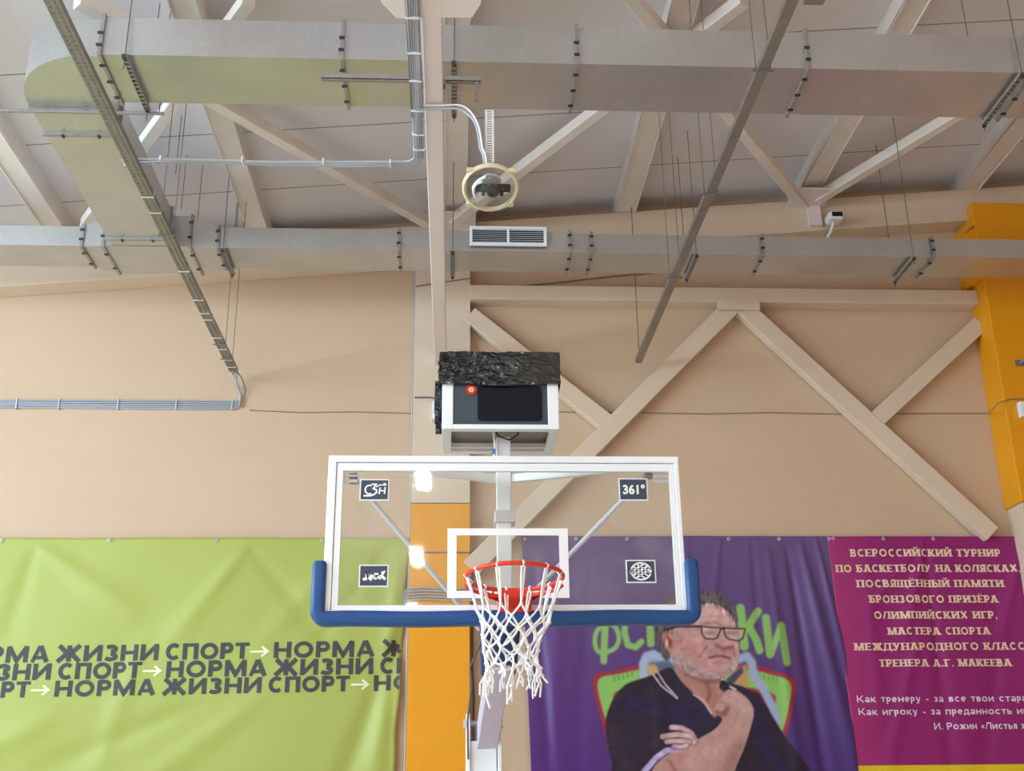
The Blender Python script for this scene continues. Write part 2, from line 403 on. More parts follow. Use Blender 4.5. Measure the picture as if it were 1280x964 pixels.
# elbow
mb = MB(); ec = (-2.75, 8.0); ro, ri = .64, .055; n = 18; vs = []
for i in range(n + 1):
    a = PI/2*3 - (PI/2) * i / n
    for r, z in ((ro, ZB), (ri, ZB), (ri, UZ), (ro, UZ)): vs.append((ec[0] + r * math.cos(a), ec[1] + r * math.sin(a), z))
fs = [(0, 1, 2, 3), (4*n+3, 4*n+2, 4*n+1, 4*n)]
for i in range(n):
    for k in range(4): fs.append((4*i+k, 4*i+(k+1) % 4, 4*i+4+(k+1) % 4, 4*i+4+k))
mb.add(vs, fs); mb.box((-2.75, ec[1]-ro, ZB), (-2.647, ec[1]-ri, UZ))
obj('elbow', mb, DUCT, up, smooth=True)
obj('branch', MB().box((-3.39, 8.0, ZB), (-2.805, 10.41, UZ)), DUCT, up)
for x in (-2.647, -.86, .912, 2.687, 4.44, 6.2, 8.0): flange(up, x, 'x', (UY0, UY1), UZ, ZB, 3)
for y in (8.06, 8.42): flange(up, y, 'y', (-3.39, -2.805), UZ, ZB, 2)
flange(up, 10.26, 'y', (-3.39, -2.805), UZ, ZB, 2)

LY0, LY1, LZ = 10.435, 10.905, 7.322
lo = thing('air_duct', (0, LY0, ZB), 'slim lower galvanised air duct along the end wall with a wider tee box', 'duct')
obj('duct_body', MB().box((-8.2, LY0, ZB), (-3.69, LY1, 7.316)).box((-2.36, LY0, ZB), (1.156, LY1, LZ + .004)).box((1.375, LY0+.015, ZB), (12.9, LY1, 7.311)), DUCT, lo)
def frus(x0, a, x1, b):   # a, b = (y0, y1, z0, z1)
    f = lambda x, q: [(x, q[0], q[2]), (x, q[1], q[2]), (x, q[1], q[3]), (x, q[0], q[3])]
    return MB().hexa(f(x0, a), f(x1, b))
TQ = (10.42, 11.04, ZB - .004, 7.437)
obj('tee_box', MB().box((-3.476, TQ[0], TQ[2]), (-2.629, TQ[1], TQ[3])), DUCT, lo)
obj('transition', frus(-3.69, (LY0, LY1, ZB, 7.316), -3.476, TQ), DUCT, lo)
obj('transition', frus(-2.629, TQ, -2.36, (LY0, LY1, ZB, LZ)), DUCT, lo)
obj('transition', frus(1.156, (LY0, LY1, ZB, LZ+.004), 1.375, (LY0+.015, LY1, ZB, 7.311)), DUCT, lo)
for x, q in ((-3.69, (LY0, LY1, 7.316)), (-3.476, (10.42, 11.04, 7.437)), (-2.629, (10.42, 11.04, 7.437)), (-2.36, (LY0, LY1, LZ)), (-.565, (LY0, LY1, LZ+.004)),
             (1.156, (LY0, LY1, LZ+.004)), (1.375, (LY0, LY1, 7.311)), (3.123, (LY0, LY1, 7.311)), (4.892, (LY0, LY1, 7.311)), (6.66, (LY0, LY1, 7.311)), (-5.5, (LY0, LY1, 7.316))):
    flange(lo, x, 'x', q[:2], q[2], ZB, 2, th=.017)
# vent grille on the duct front
a, b = atY(587, 306, 10.38), atY(683, 281, 10.38)
gz0, gz1, gx0, gx1 = 7.135, 7.345, a.x, b.x
gr = thing('vent_grille', (gx0, 10.40, gz0), 'white slatted air grille on the front of the slim lower duct', 'vent')
mb = MB(); fw = .028; gm = (gx0 + gx1) / 2
mb.box((gx0, 10.37, gz0), (gx1, 10.405, gz0+fw)); mb.box((gx0, 10.37, gz1-fw), (gx1, 10.405, gz1)); mb.box((gx0, 10.37, gz0+fw), (gx0+fw, 10.405, gz1-fw)); mb.box((gx1-fw, 10.37, gz0+fw), (gx1, 10.405, gz1-fw)); mb.box((gm-.012, 10.372, gz0+fw), (gm+.012, 10.405, gz1-fw))
obj('frame', mb, WHITE, gr, bevel=.003)
mb = MB(); ns = 7
for i in range(ns):
    z = gz0 + fw + (i + .5) * (gz1 - gz0 - 2*fw) / ns
    mb.hexa([(gx0+fw, 10.378, z-.004), (gx1-fw, 10.378, z-.004), (gx1-fw, 10.40, z+.006), (gx0+fw, 10.40, z+.006)], [(gx0+fw, 10.378, z), (gx1-fw, 10.378, z), (gx1-fw, 10.40, z+.010), (gx0+fw, 10.40, z+.010)])
obj('slat', mb, WHITE, gr)
obj('backing', MB().box((gx0+.01, 10.405, gz0+.01), (gx1-.01, 10.418, gz1-.02)), DARK, gr)

# trapeze hangers of the ducts
def hanger(x, ya, yb, zb, lab, drop=.05):
    t = thing('duct_hanger', (x, ya, zb), lab, 'hanger', 'trapeze hangers of the air ducts')
    mb = MB(); mb.box((x-.02, ya-.05, zb-.028), (x+.02, yb+.05, zb-.024))
    for k in (-1, 1): mb.box((x+k*.02-.002, ya-.05, zb-.05), (x+k*.02+.002, yb+.05, zb-.024))
    nn = 14
    for i in range(nn): 
        y = ya - .03 + (yb - ya + .06) * i / (nn - 1); mb.box((x-.02, y-.008, zb-.05), (x+.02, y+.008, zb-.046))
    obj('rail', mb, FLANGE, t)
    for y in (ya - .035, yb + .035):
        r = obj('rod', MB().tube([(x, y, zb-.05-drop), (x, y, cz(x))], .0045, 6), GREYC, t)
        obj('nut', MB().box((x-.012, y-.012, zb-.066), (x+.012, y+.012, zb-.05)), BOLT, r)
hanger(-2.45, UY0, UY1, ZB-.003, 'threaded rod hanger of the upper duct beside the elbow flange', .1)
hanger(-.02, UY0, UY1, ZB-.003, 'threaded rod hanger of the upper duct beside the pale chord')
hanger(4.33, UY0, UY1, ZB-.003, 'threaded rod hanger of the upper duct above the orange column')
hanger(-2.30, LY0, LY1, ZB-.003, 'rod hanger of the lower duct beside the tee box flange')
hanger(-.03, LY0, LY1, ZB-.003, 'rod hanger of the lower duct behind the pale chord')
hanger(2.428, LY0, LY1, ZB-.003, 'rod hanger of the lower duct behind the plain sloping tray')
hanger(4.66, LY0, LY1, ZB-.003, 'rod hanger of the lower duct below the bullet camera')
t = thing('duct_hanger', (-3.1, 8.035, ZB-.03), 'thin rail hanger under the square branch reaching out beyond the rounded elbow', 'hanger')
obj('rail', MB().box((-4.35, 8.012, ZB-.058), (-2.33, 8.042, ZB-.04)), FLANGE, t, bevel=.003)
for x in (-4.3, -2.37): obj('rod', MB().tube([(x, 8.027, ZB-.06), (x, 8.027, cz(x))], .0045, 6), GREYC, t)
for x, y, z, lab in ((-2.72, 10.30, UZ+.02, 'thin suspension wire at the front corner of the duct branch'), (-2.60, 10.5, 7.44, 'thin suspension wire on top of the tee box'),
                     (-2.62, 9.6, UZ, 'thin suspension wire beside the duct branch'), (-2.22, 10.95, 7.3, 'thin suspension wire behind the lower duct beside the tee box')):
    tag(obj('suspension_wire', MB().tube([(x, y, z), (x, y, cz(x))], .004, 6), GREYC), lab, 'wire', 'thin suspension wires of the ducts')

# ------------------------------------------------------------------ cable trays
def tray(name, pts, z, lab, wd=.085, holes=True, hgt=.045, y1=None):
    (x0, ya), (x1, yb) = pts
    t = thing(name, (x0, ya, z), lab, 'cable tray')
    def X(y): return x0 + (x1 - x0) * (y - ya) / (yb - ya)
    def strip(mb, o0, o1, za, zb2, y_a=ya, y_b=yb):
        mb.hexa([(X(y_a)+o0, y_a, za), (X(y_a)+o1, y_a, za), (X(y_b)+o1, y_b, za), (X(y_b)+o0, y_b, za)], [(X(y_a)+o0, y_a, zb2), (X(y_a)+o1, y_a, zb2), (X(y_b)+o1, y_b, zb2), (X(y_b)+o0, y_b, zb2)])
    mb = MB(); h = wd / 2
    if holes:
        strip(mb, -h, -h+.012, z, z+.002); strip(mb, -h+.028, h-.028, z, z+.002); strip(mb, h-.012, h, z, z+.002)
        y = ya
        while y < yb - .02:
            strip(mb, -h+.012, -h+.028, z, z+.002, y, y+.02); strip(mb, h-.028, h-.012, z, z+.002, y, y+.02); y += .045
    else: strip(mb, -h, h, z, z+.002)
    obj('tray_floor', mb, TRAY, t)
    mb = MB(); strip(mb, -h-.002, -h, z, z+hgt); strip(mb, h, h+.002, z, z+hgt)
    obj('tray_side', mb, TRAY, t)
    return t, X
LT, XT = tray('cable_tray', ((-2.385, 4.2), (-2.372, 11.75)), 6.28, 'perforated cable tray sloping past the duct elbow to the grey wall cables')
mb = MB()
for y in (8.0, 8.25, 9.3, 9.9, 10.2, 10.35, 10.8, 11.1, 11.4, 11.6): mb.box((XT(y)-.047, y, 6.276), (XT(y)+.047, y+.008, 6.33))
obj('cable_tie', mb, WHITE, LT)
for i in range(5): obj('cable', MB().tube([(XT(y) + (i-2)*.014, y, 6.293) for y in (4.3, 8, 11.74)], .0095, 6), SILVER, LT, smooth=True)
RT, XR_ = tray('cable_tray', ((2.05, 4.2), (2.0, 11.7)), 6.40, 'plain closed cable tray sloping across the duct and ending above the wall brace', wd=.07, holes=False)
mb = MB()
for y in (7.2, 8.3, 9.2, 10.6): mb.box((XR_(y)-.037, y, 6.397), (XR_(y)+.037, y+.012, 6.44))
obj('joint_clip', mb, ROD, RT)
a = atZ(1010, 1, 6.36)
obj('end_bracket', MB().box((a.x-.02, a.y-.02, 6.355), (a.x+.10, a.y+.03, 6.395)), TRAY, RT)
for (y, zz, Xf, sides, lab) in ((11.36, 6.28, XT, (.055,), 'wire holding the far end of the perforated tray near the grey wall cables'), (10.96, 6.28, XT, (.055,), 'wire holding the perforated tray just behind the lower duct'),
                          (8.62, 6.28, XT, (-.055, .055), 'pair of wires holding the perforated tray beside the duct branch'),
                          (9.55, 6.40, XR_, (-.05, .05), 'pair of wires holding the plain tray in front of the lower duct'), (8.03, 6.40, XR_, (-.05, .05), 'pair of wires holding the plain tray just behind the upper duct'), (6.4, 6.40, XR_, (-.05, .05), 'pair of wires holding the plain tray across the upper duct face')):
    x = Xf(y)
    t = thing('tray_hanger', (x, y, zz), lab, 'hanger', 'wire hangers of the cable trays')
    for k in sides: obj('wire', MB().tube([(x+k, y, zz-.02), (x+k, y, cz(x))], .0035, 6), GREYC, t)
    obj('crossbar', MB().box((x-.07, y-.012, zz-.008), (x+.07, y+.012, zz-.001)), ROD, t)
y = 11.62; x = XR_(y)
tag(obj('suspension_rod', MB().tube([(x, y, 6.42), (x, y, zr(x)-.41+.5)], .005, 6), GREYC), 'single thin rod from the rafter to the end of the plain tray', 'rod')

# cables on the wall, four side by side with clips, turning up into the tray
cb = thing('wall_cable', (-2.4, YW, 5.98), 'bundle of grey cables clipped along the wall below the perforated tray', 'cable')
for i in range(5):
    z = 5.945 + i * .022; off = .012 * i
    pts = [(XL, 11.985, z + .0)] + [(-9 + k, 11.985, z + .004 * math.sin(k * 1.7 + i)) for k in range(7)] + [(-2.36 - .03 + off*.5, 11.985, z), (-2.335 + off * .3, 11.985, z + .02), (-2.33 + off*.2, 11.98, 6.1), (-2.35 - off * .5, 11.93, 6.2), (-2.372 + (i - 2) * .014, 11.78, 6.292)]
    obj('cable', MB().tube(pts, .0095, 6), SILVER, cb, smooth=True)
mb = MB()
for px in (20, 73, 147, 220, 290):
    x = atY(px, 507, 11.97).x; mb.box((x-.006, 11.968, 5.93), (x+.006, YW, 6.05))
obj('clip', mb, ALU, cb)
obj('loop_cable', MB().tube([(-2.345, 11.75, 6.3), (-2.30, 11.85, 6.25), (-2.27, 11.95, 6.15), (-2.285, 11.98, 6.05), (-2.30, 11.985, 5.96)], .006, 6), GREYC, cb, smooth=True)

def wire(name, pts, r, m, lab, cat='cable', smooth=True):
    return tag(obj(name, MB().tube(pts, r, 6), m, smooth=smooth), lab, cat)
wire('wall_wire', [atY(x, y, 11.994) for x, y in ((312, 513), (380, 516), (440, 515), (516, 517))], .0055, WIREB, 'thin dark wire along the wall from the grey cables to the column')
wire('wall_wire', [atY(x, y, 11.99) for x, y in ((692, 515), (800, 516), (880, 517.5), (960, 516), (1060, 518), (1150, 517), (1233, 517))] + [atY(1236, 516, 11.58), atY(1248, 504, 11.58), atY(1262, 499, 11.585), atY(1300, 498, 11.585)], .0055, WIREB, 'thin wire along the wall behind the long braces to the orange column')
wire('wall_wire', [atY(x, y, 11.985) for x, y in ((589, 362), (640, 359), (700, 353), (760, 346), (840, 339), (900, 330))], .009, WIREB, 'sloping dark cable on the wall above the horizontal beam')
wire('wall_wire', [atY(520, 358, 11.85), atY(545, 354, 11.85), atY(588, 348, 11.85)], .007, WIREB, 'short sloping dark cable across the cream column top')
wire('wall_wire', [atY(518, 497, 11.85), atY(536, 497, 11.85), atY(545, 498, 11.85)], .009, GREYC, 'short level cable running to the white junction box')
wire('haunch_wire', [atY(1207, 292, 11.607), atY(1211, 287, 11.607), atY(1217, 283, 11.607), atY(1240, 279, 11.607), atY(1264, 275, 11.607)], .007, WIREB, 'thin cable looped over the orange haunch')
wire('conduit', [(cx0 - .012, 11.97, 7.6), (cx0 - .012, 11.97, 5), (cx0 - .012, 11.97, 2.8), (cx0 - .012, 11.97, 0.02)], .011, SILVER, 'thin vertical conduit along the edge of the flat column', 'conduit')
wire('conduit', [(cx1 + .03, 11.97, 4.3), (cx1 + .03, 11.97, 3.2), (cx1 + .045, 11.97, 2.9), (cx1 + .04, 11.97, .05)], .012, GREYC, 'dark vertical cable beside the orange column behind the hoop arm')
mbx = thing('cable_loop', (0, 11.84, 4.0), 'coil of grey cables lying across the orange column behind the backboard', 'cable')
for i in range(5):
    z = 3.84 + i * .03
    obj('cable', MB().tube([(-.50 - .004*i, 11.838, z-.05), (-.47, 11.836, z), (-.3, 11.835, z + .012), (0, 11.835, z), (.19, 11.836, z+.006), (.24, 11.838, z-.03)], .009, 6), SILVER, mbx, smooth=True)
p = atY(540, 528, 11.86); q = atY(553, 503, 11.8)
bx = thing('junction_box', (p.x, 11.85, p.z), 'small pale junction box on the cream column beside the scoreboard', 'junction box')
obj('body', MB().box((p.x, 11.76, p.z), (p.x+.15, 11.86, q.z)), PINK, bx, bevel=.006); obj('lid', MB().box((p.x+.006, 11.75, p.z+.006), (p.x+.144, 11.76, q.z-.006)), WHITE, bx)
p = atY(1276, 521, 11.55)
bx = thing('junction_box', (p.x, 11.56, p.z), 'white junction box on the orange corner column', 'junction box')
obj('body', MB().box((p.x, 11.53, p.z), (p.x+.22, 11.6, p.z+.17)), WHITE, bx, bevel=.006); obj('lid', MB().box((p.x+.01, 11.522, p.z+.01), (p.x+.21, 11.53, p.z+.16)), WHITE, bx)
p = atY(1272, 456, 11.55)
sp = thing('wall_bracket', (p.x, 11.6, p.z), 'small dark bracket on the orange corner column above the white box', 'bracket')
obj('plate', MB().box((p.x, 11.58, p.z), (p.x+.2, 11.6, p.z+.07)), ROD, sp); obj('arm', MB().bar((p.x+.05, 11.58, p.z+.03), (p.x+.15, 11.42, p.z+.08), .03, .03), ROD, sp)

# cables along the pale chord turning off to the perforated tray
ch = thing('cable_bundle', (-.26, 7.7, 6.45), 'silver cable bundle in a tray along the chord, bending off to the perforated tray', 'cable')
obj('carrier', MB().box((-.315, -2, 6.392), (-.235, 7.0, 6.396)).box((-.317, -2, 6.37), (-.313, 7.0, 6.396)).box((-.237, -2, 6.37), (-.233, 7.0, 6.396)), TRAY, ch)
for i in range(5):
    o = (i - 2) * .015; R_ = .12 + o
    pts = [(-.275 + o, y, 6.378 + .006 * math.sin(y * 3 + i)) for y in (-2, 3, 5, 5.8, 6.2, 6.6, 7.0, 7.25, 7.46)]
    for k in range(1, 6): 
        a = PI/2 * k / 5; pts.append((-.275 + o - (R_) * (1 - math.cos(a)), 7.50 + R_ * math.sin(a), 6.38))
    pts += [(-.8 , 7.62 + o * .7, 6.377 - .004*i), (-1.4, 7.62 + o*.7, 6.365), (-2.0, 7.62 + o * .7, 6.375 ), (-2.36, 7.62 + o*.7, 6.37 - .02 * (i % 2)), (-2.48, 7.62 + o * 2, 6.36)]
    obj('cable', MB().tube(pts, .0085, 6), SILVER, ch, smooth=True)
mb = MB()
for y in (5.9, 6.25, 6.55, 6.9, 7.2, 7.4): mb.box((-.318, y, 6.362), (-.232, y+.01, 6.398))
for x in (-.5, -1.0, -1.6, -2.2): mb.box((x, 7.58, 6.36), (x+.01, 7.66, 6.395))
obj('cable_tie', mb, WHITE, ch)

# strut across the chord carrying the dome camera
a, b = atZ(402, 95, 6.63), atZ(601, 97, 6.63)
st = thing('support_strut', (a.x, a.y, 6.6), 'grey channel strut fixed across the pale chord holding the dome camera', 'strut')
obj('channel', MB().box((a.x, a.y-.02, 6.6), (b.x, a.y-.016, 6.64)).box((a.x, a.y+.016, 6.6), (b.x, a.y+.02, 6.64)).box((a.x, a.y-.02, 6.6), (b.x, a.y+.02, 6.604)), FLANGE, st)
obj('clamp', MB().box((-.24, a.y-.03, 6.56), (-.08, a.y+.03, 6.6)), ROD, st)
dx, dy = b.x - .02, a.y
sp_top, sp_bot = 6.62, atY(612, 205, dy).z
obj('drop_tube', MB().box((dx-.022, dy-.012, sp_bot+.5), (dx+.004, dy+.012, 6.62)), FLANGE, st)
cx_, cd = atY(612, 204, dy).x, .018
mb = MB().box((cx_-cd-.012, dy-.02, sp_bot), (cx_-cd, dy-.018, sp_bot+.42)).box((cx_+cd, dy-.02, sp_bot), (cx_+cd+.012, dy-.018, sp_bot+.42))
for i in range(22): mb.box((cx_-cd, dy-.02, sp_bot + i*.0195), (cx_+cd, dy-.018, sp_bot + i*.0195 + .009))
obj('perforated_strip', mb, WHITE, st)
C1 = [(-.26, dy, 6.375), (-.12, dy-.01, 6.372), (.0, dy-.02, 6.37), (.07, dy-.02, 6.335), (.125, dy-.03, 6.26), (.15, dy-.03, 6.17), (.165, dy-.03, 6.05), (.185, dy-.03, sp_bot + .05), (.20, dy-.02, sp_bot - .05)]
obj('cable', MB().tube(spline(C1), .011, 8), SILVER, st, smooth=True)
obj('cable', MB().tube(spline([Vector(p) + Vector((.012, -.012, .02 if i < 4 else 0)) for i, p in enumerate(C1)]), .007, 8), WHITE, st, smooth=True)
# dome camera
dc = atY(613, 235, dy - .05); tilt = Matrix.Rotation(math.radians(-24), 3, 'X'); rr = 36 / F * ((dc - Vector(EYE)).length) * .97
CLEARP = None
dm = thing('dome_camera', dc, 'clear dome security camera with cream ring hanging below the strut', 'camera')
T = lambda p: dc + tilt @ Vector(p)
ring = MB().lathe([(rr*.87, .012), (rr*.89, -.010), (rr*.94, -.015), (rr, -.008), (rr, .015), (rr*.92, .022), (rr*.87, .012)], dc, 48, tilt)
obj('ring', ring, mat('aged_cream_plastic', (226, 212, 176), .4), dm, smooth=True)
obj('housing', MB().lathe([(rr*.9, .03), (rr*.85, .07), (rr*.6, .13), (.05, .16), (.03, sp_bot - dc.z + .02), (.001, sp_bot - dc.z + .02)], dc, 40, tilt), DOME, dm, smooth=True)
obj('dome', MB().lathe([(rr*.85*math.cos(PI/2*i/10) + 1e-4, -rr*.8*math.sin(PI/2*i/10)) for i in range(11)], dc, 40, tilt), DOME, dm, smooth=True)
mb = MB()
for k in range(4):
    a = PI/4 + k*PI/2; c = T((rr*1.0*math.cos(a), rr*1.0*math.sin(a), .005)); obj('lug', MB().box(c - Vector((.025, .02, .014)), c + Vector((.025, .02, .014))), mat('aged_cream_plastic', (226, 212, 176), .4), dm, bevel=.004)
obj('camera_ball', MB().lathe([(.001, -.055), (.034, -.055), (.044, -.04), (.046, .02), (.036, .045), (.001, .045)], T((.012, -.035, -.075)), 20, tilt @ Matrix.Rotation(math.radians(-28), 3, 'X')), BLACK, dm, smooth=True)
obj('lens', MB().lathe([(.001, -.062), (.026, -.062), (.03, -.05), (.001, -.05)], T((.012, -.035, -.075)), 20, tilt @ Matrix.Rotation(math.radians(-28), 3, 'X')), mat('lens_glass', (40, 12, 20), .08), dm, smooth=True)
for k in (-1, 1): obj('gimbal_arm', MB().bar(T((k*.062+.012, -.03, -.10)), T((k*.058+.012, -.01, -.0)), .022, .045), DARK, dm, bevel=.004)
obj('gimbal_bar', MB().bar(T((-.10, .0, .0)), T((.135, .0, .0)), .05, .035, up=tilt @ Vector((0, 0, 1))), DARK, dm, bevel=.006)
obj('inner_tray', MB().lathe([(.001, .05), (.07, .05), (.075, .06), (.001, .065)], T((0, .0, .0)), 30, tilt), ALU, dm, smooth=True)
obj('chrome_trim', MB().tube([T((.115*math.cos(t), .115*math.sin(t), -.03)) for t in np.linspace(2.6, 4.4, 12)], .009, 6), WHITE, dm, smooth=True)
# bullet camera on the rafter
p = atY(1044, 271, 11.55)
bc = thing('bullet_camera', p, 'small white bullet camera with black face above the lower duct', 'camera')
obj('body', MB().box((p.x-.085, 11.5, p.z-.05), (p.x+.085, 11.68, p.z+.05)), WHITE, bc, bevel=.025, seg=3)
obj('lens_panel', MB().box((p.x-.05, 11.494, p.z-.02), (p.x+.07, 11.505, p.z+.035)), BLACK, bc, bevel=.003)
obj('bracket', MB().tube([(p.x-.01, 11.6, p.z-.05), (p.x-.03, 11.65, p.z-.13), (p.x-.05, 11.99, p.z-.19)], .018, 8), WHITE, bc, smooth=True)

# ------------------------------------------------------------------ stroke lettering
def arc(cx, cy, rx, ry, a0, a1, n=14): return [(cx + rx*math.cos(math.radians(a0 + (a1-a0)*i/n)), cy + ry*math.sin(math.radians(a0 + (a1-a0)*i/n))) for i in range(n+1)]
def glyph(ch, T, H):
    """returns width and strokes (points, thickness) in a box one high; T thick, H thin"""
    t, h = T/2, H/2; V = lambda x, a=0, b=1: ([(x, a), (x, b)], T); Hh = lambda y, a, b: ([(a, y), (b, y)], H)
    if ch == 'Н': w = .95; return w, [V(t), V(w-t), Hh(.5, t, w-t)]
    if ch == 'О': w = 1.08; return w, [(arc(w/2, .5, w/2-t, .5-h, 0, 360, 28), (T+H)/2)]
    if ch in 'РЯ':
        w = .78; s = [(t, 0), (t, 1)]; bowl = [(t, 1-h), (w-.33, 1-h)] + arc(w-.33, .68, .33-t, .32-h, 90, -90, 10) + [(t, .36+h)]
        st = [(s, T), (bowl, H*.5+T*.5)]
        if ch == 'Я': st.append(([(w*.55, .4), (w-t*.6, 0)], T)); st = [([(w-x, y) for x, y in p], q) for p, q in st]
        return w, st
    if ch == 'М': w = 1.18; return w, [V(t), V(w-t), ([(t, .98), (w/2, .12), (w-t, .98)], T*.9)]
    if ch == 'А': w = 1.0; return w, [([(t*.9, 0), (w/2 - t*.3, 1)], T*.8), ([(w/2 - t*.1, 1), (w-t*.9, 0)], T), Hh(.28, w*.2, w*.8)]
    if ch == 'Ж': w = 1.3; c = w/2; return w, [V(c), ([(t*.8, 1), (c-.1, .52), (t*.6, 0)], T), ([(w-t*.8, 1), (c+.1, .52), (w-t*.6, 0)], T)]
    if ch in 'ИЙ':
        w = .98; st = [V(t), V(w-t), ([(t, .06), (w-t, .94)], T*.85)]
        if ch == 'Й': st.append((arc(w/2, 1.3, .2, .14, 180, 360, 8), H))
        return w, st
    if ch == 'З': w = .74; return w, [(arc(w*.45, .74, w*.52-t, .26-h, 150, -90, 12), (T+H)/2), (arc(w*.45, .27, w*.55-t, .27-h, 90, -155, 12), (T+H)/2)]
    if ch == 'С': w = .9; return w, [(arc(w*.54, .5, w*.54-t, .5-h, 48, 312, 22), (T+H)/2)]
    if ch == 'П': w = .92; return w, [V(t), V(w-t), Hh(1-h, t, w-t)]
    if ch == 'Т': w = .82; return w, [V(w/2), Hh(1-h, 0, w)]
    if ch == 'В': w = .8; return w, [V(t), ([(t, 1-h), (w*.5, 1-h)] + arc(w*.5, .75, w*.42-t, .25-h, 90, -90, 8) + [(t, .5)], (T+H)/2), ([(t, .5), (w*.55, .5)] + arc(w*.55, .25+h/2, w*.45-t, .25-h/2, 90, -90, 8) + [(t, h)], (T+H)/2)]
    if ch in 'ЕЁ':
        w = .76; st = [V(t), Hh(1-h, t, w), Hh(.5, t, w*.85), Hh(h, t, w)]
        if ch == 'Ё': st += [([(w*.25, 1.2), (w*.41, 1.2)], .15), ([(w*.62, 1.2), (w*.78, 1.2)], .15)]
        return w, st
    if ch == 'К': w = .9; return w, [V(t), ([(t, .47), (w*.45, .52), (w-t, 1)], T*.8), ([(w*.38, .52), (w-t*.6, 0)], T)]
    if ch == 'У': w = .92; return w, [([(t, 1), (w*.52, .32)], T), ([(w-t, 1), (w*.45, .1), (w*.28, h), (w*.1, h)], T*.75)]
    if ch == 'Б': w = .8; return w, [V(t), Hh(1-h, t, w*.92), ([(t, .56), (w*.55, .56)] + arc(w*.55, .28+h/2, w*.45-t, .28-h/2, 90, -90, 8) + [(t, h)], (T+H)/2)]
    if ch == 'Л': w = .95; return w, [([(t*.2, h), (w*.12, .12), (w*.36, 1)], T*.75), V(w-t), Hh(1-h, w*.34, w-t)]
    if ch == 'Щ': w = 1.32; return w, [V(t), V(w*.47), V(w*.94-t), Hh(h, t, w), ([(w-h, h), (w-h, -.22)], H*1.3)]
    if ch == 'Ы': w = 1.12; return w, [V(t), ([(t, .56), (w*.38, .56)] + arc(w*.38, .28+h/2, w*.32-t, .28-h/2, 90, -90, 8) + [(t, h)], (T+H)/2), V(w-t)]
    if ch == 'Г': w = .74; return w, [V(t), Hh(1-h, t, w)]
    if ch == 'Х': w = .95; return w, [([(t, 1), (w-t, 0)], T), ([(w-t, 1), (t, 0)], T*.75)]
    if ch == 'Д': w = 1.0; return w, [([(w*.16, .1), (w*.3, 1)], T*.75), ([(w*.8, .1), (w*.8, 1)], T), Hh(1-h, w*.28, w*.85), Hh(h, 0, w), ([(h, 0), (h, -.2)], H*1.3), ([(w-h, 0), (w-h, -.2)], H*1.3)]
    if ch in 'кнтзвсоилпгджмя':                  # small letters drawn like the capitals
        wd, st = glyph(ch.upper(), T/.74, H/.74); return wd*.74, [([(x*.74, y*.74) for x, y in p], q*.74) for p, q in st]
    if ch in 'ру':
        wd, st = glyph(ch.upper(), T/.8, H/.8); return wd*.72, [([(x*.72, y*(.74 + .26) - .26) for x, y in p], q*.8) for p, q in st]
    if ch == 'а': w = .64; return w, [([(w-t, 0), (w-t, .5)], T), (arc(w/2, .5, w/2-t, .24-h, 0, 160, 8), H), (arc(w/2-.02, .2, w/2-t, .2-h, 0, 360, 14), H)]
    if ch == 'е': w = .66; return w, [(arc(w/2, .37, w/2-t, .37-h, 0, 310, 18), (T+H)/2), ([(t, .38), (w-t*.6, .38)], H)]
    if ch == 'ь': w = .62; return w, [([(t, 0), (t, .74)], T), ([(t, .44)] + arc(w*.55, .24, w*.45-t, .2-h*.4, 90, -90, 8) + [(t, h)], H)]
    if ch == 'ш': w = .95; return w, [V(t, 0, .74), V(w/2, 0, .74), V(w-t, 0, .74), Hh(h, t, w-t)]
    if ch == '-': return .42, [([(.05, .34), (.37, .34)], H)]
    if ch == '«': return .6, [([(.28, .6), (.1, .37), (.28, .14)], H*.8), ([(.52, .6), (.34, .37), (.52, .14)], H*.8)]
    if ch == '»': return .6, [([(.08, .6), (.26, .37), (.08, .14)], H*.8), ([(.32, .6), (.5, .37), (.32, .14)], H*.8)]
    if ch == '.': return .26, [([(.04, .09), (.22, .09)], .18)]
    if ch == ',': return .28, [([(.04, .09), (.22, .09)], .18), ([(.19, .1), (.10, -.2)], .09)]
    if ch == '>': return .98, [([(0.02, .42), (.9, .42)], .13), ([(.62, .72), (.94, .42), (.62, .12)], .15)]
    return .4, []
def serifs(ch, st, T, H):
    out = []
    for p, q in st:
        if len(p) == 2 and abs(p[0][0]-p[1][0]) < .6 and q >= T*.6:
            for (x, y) in p:
                if abs(y) < .02: out.append(([(x-T*.95, H*.4), (x+T*.95, H*.4)], H*.8))
                elif abs(y-1) < .02: out.append(([(x-T*.95, 1-H*.4), (x+T*.95, 1-H*.4)], H*.8))
    return out
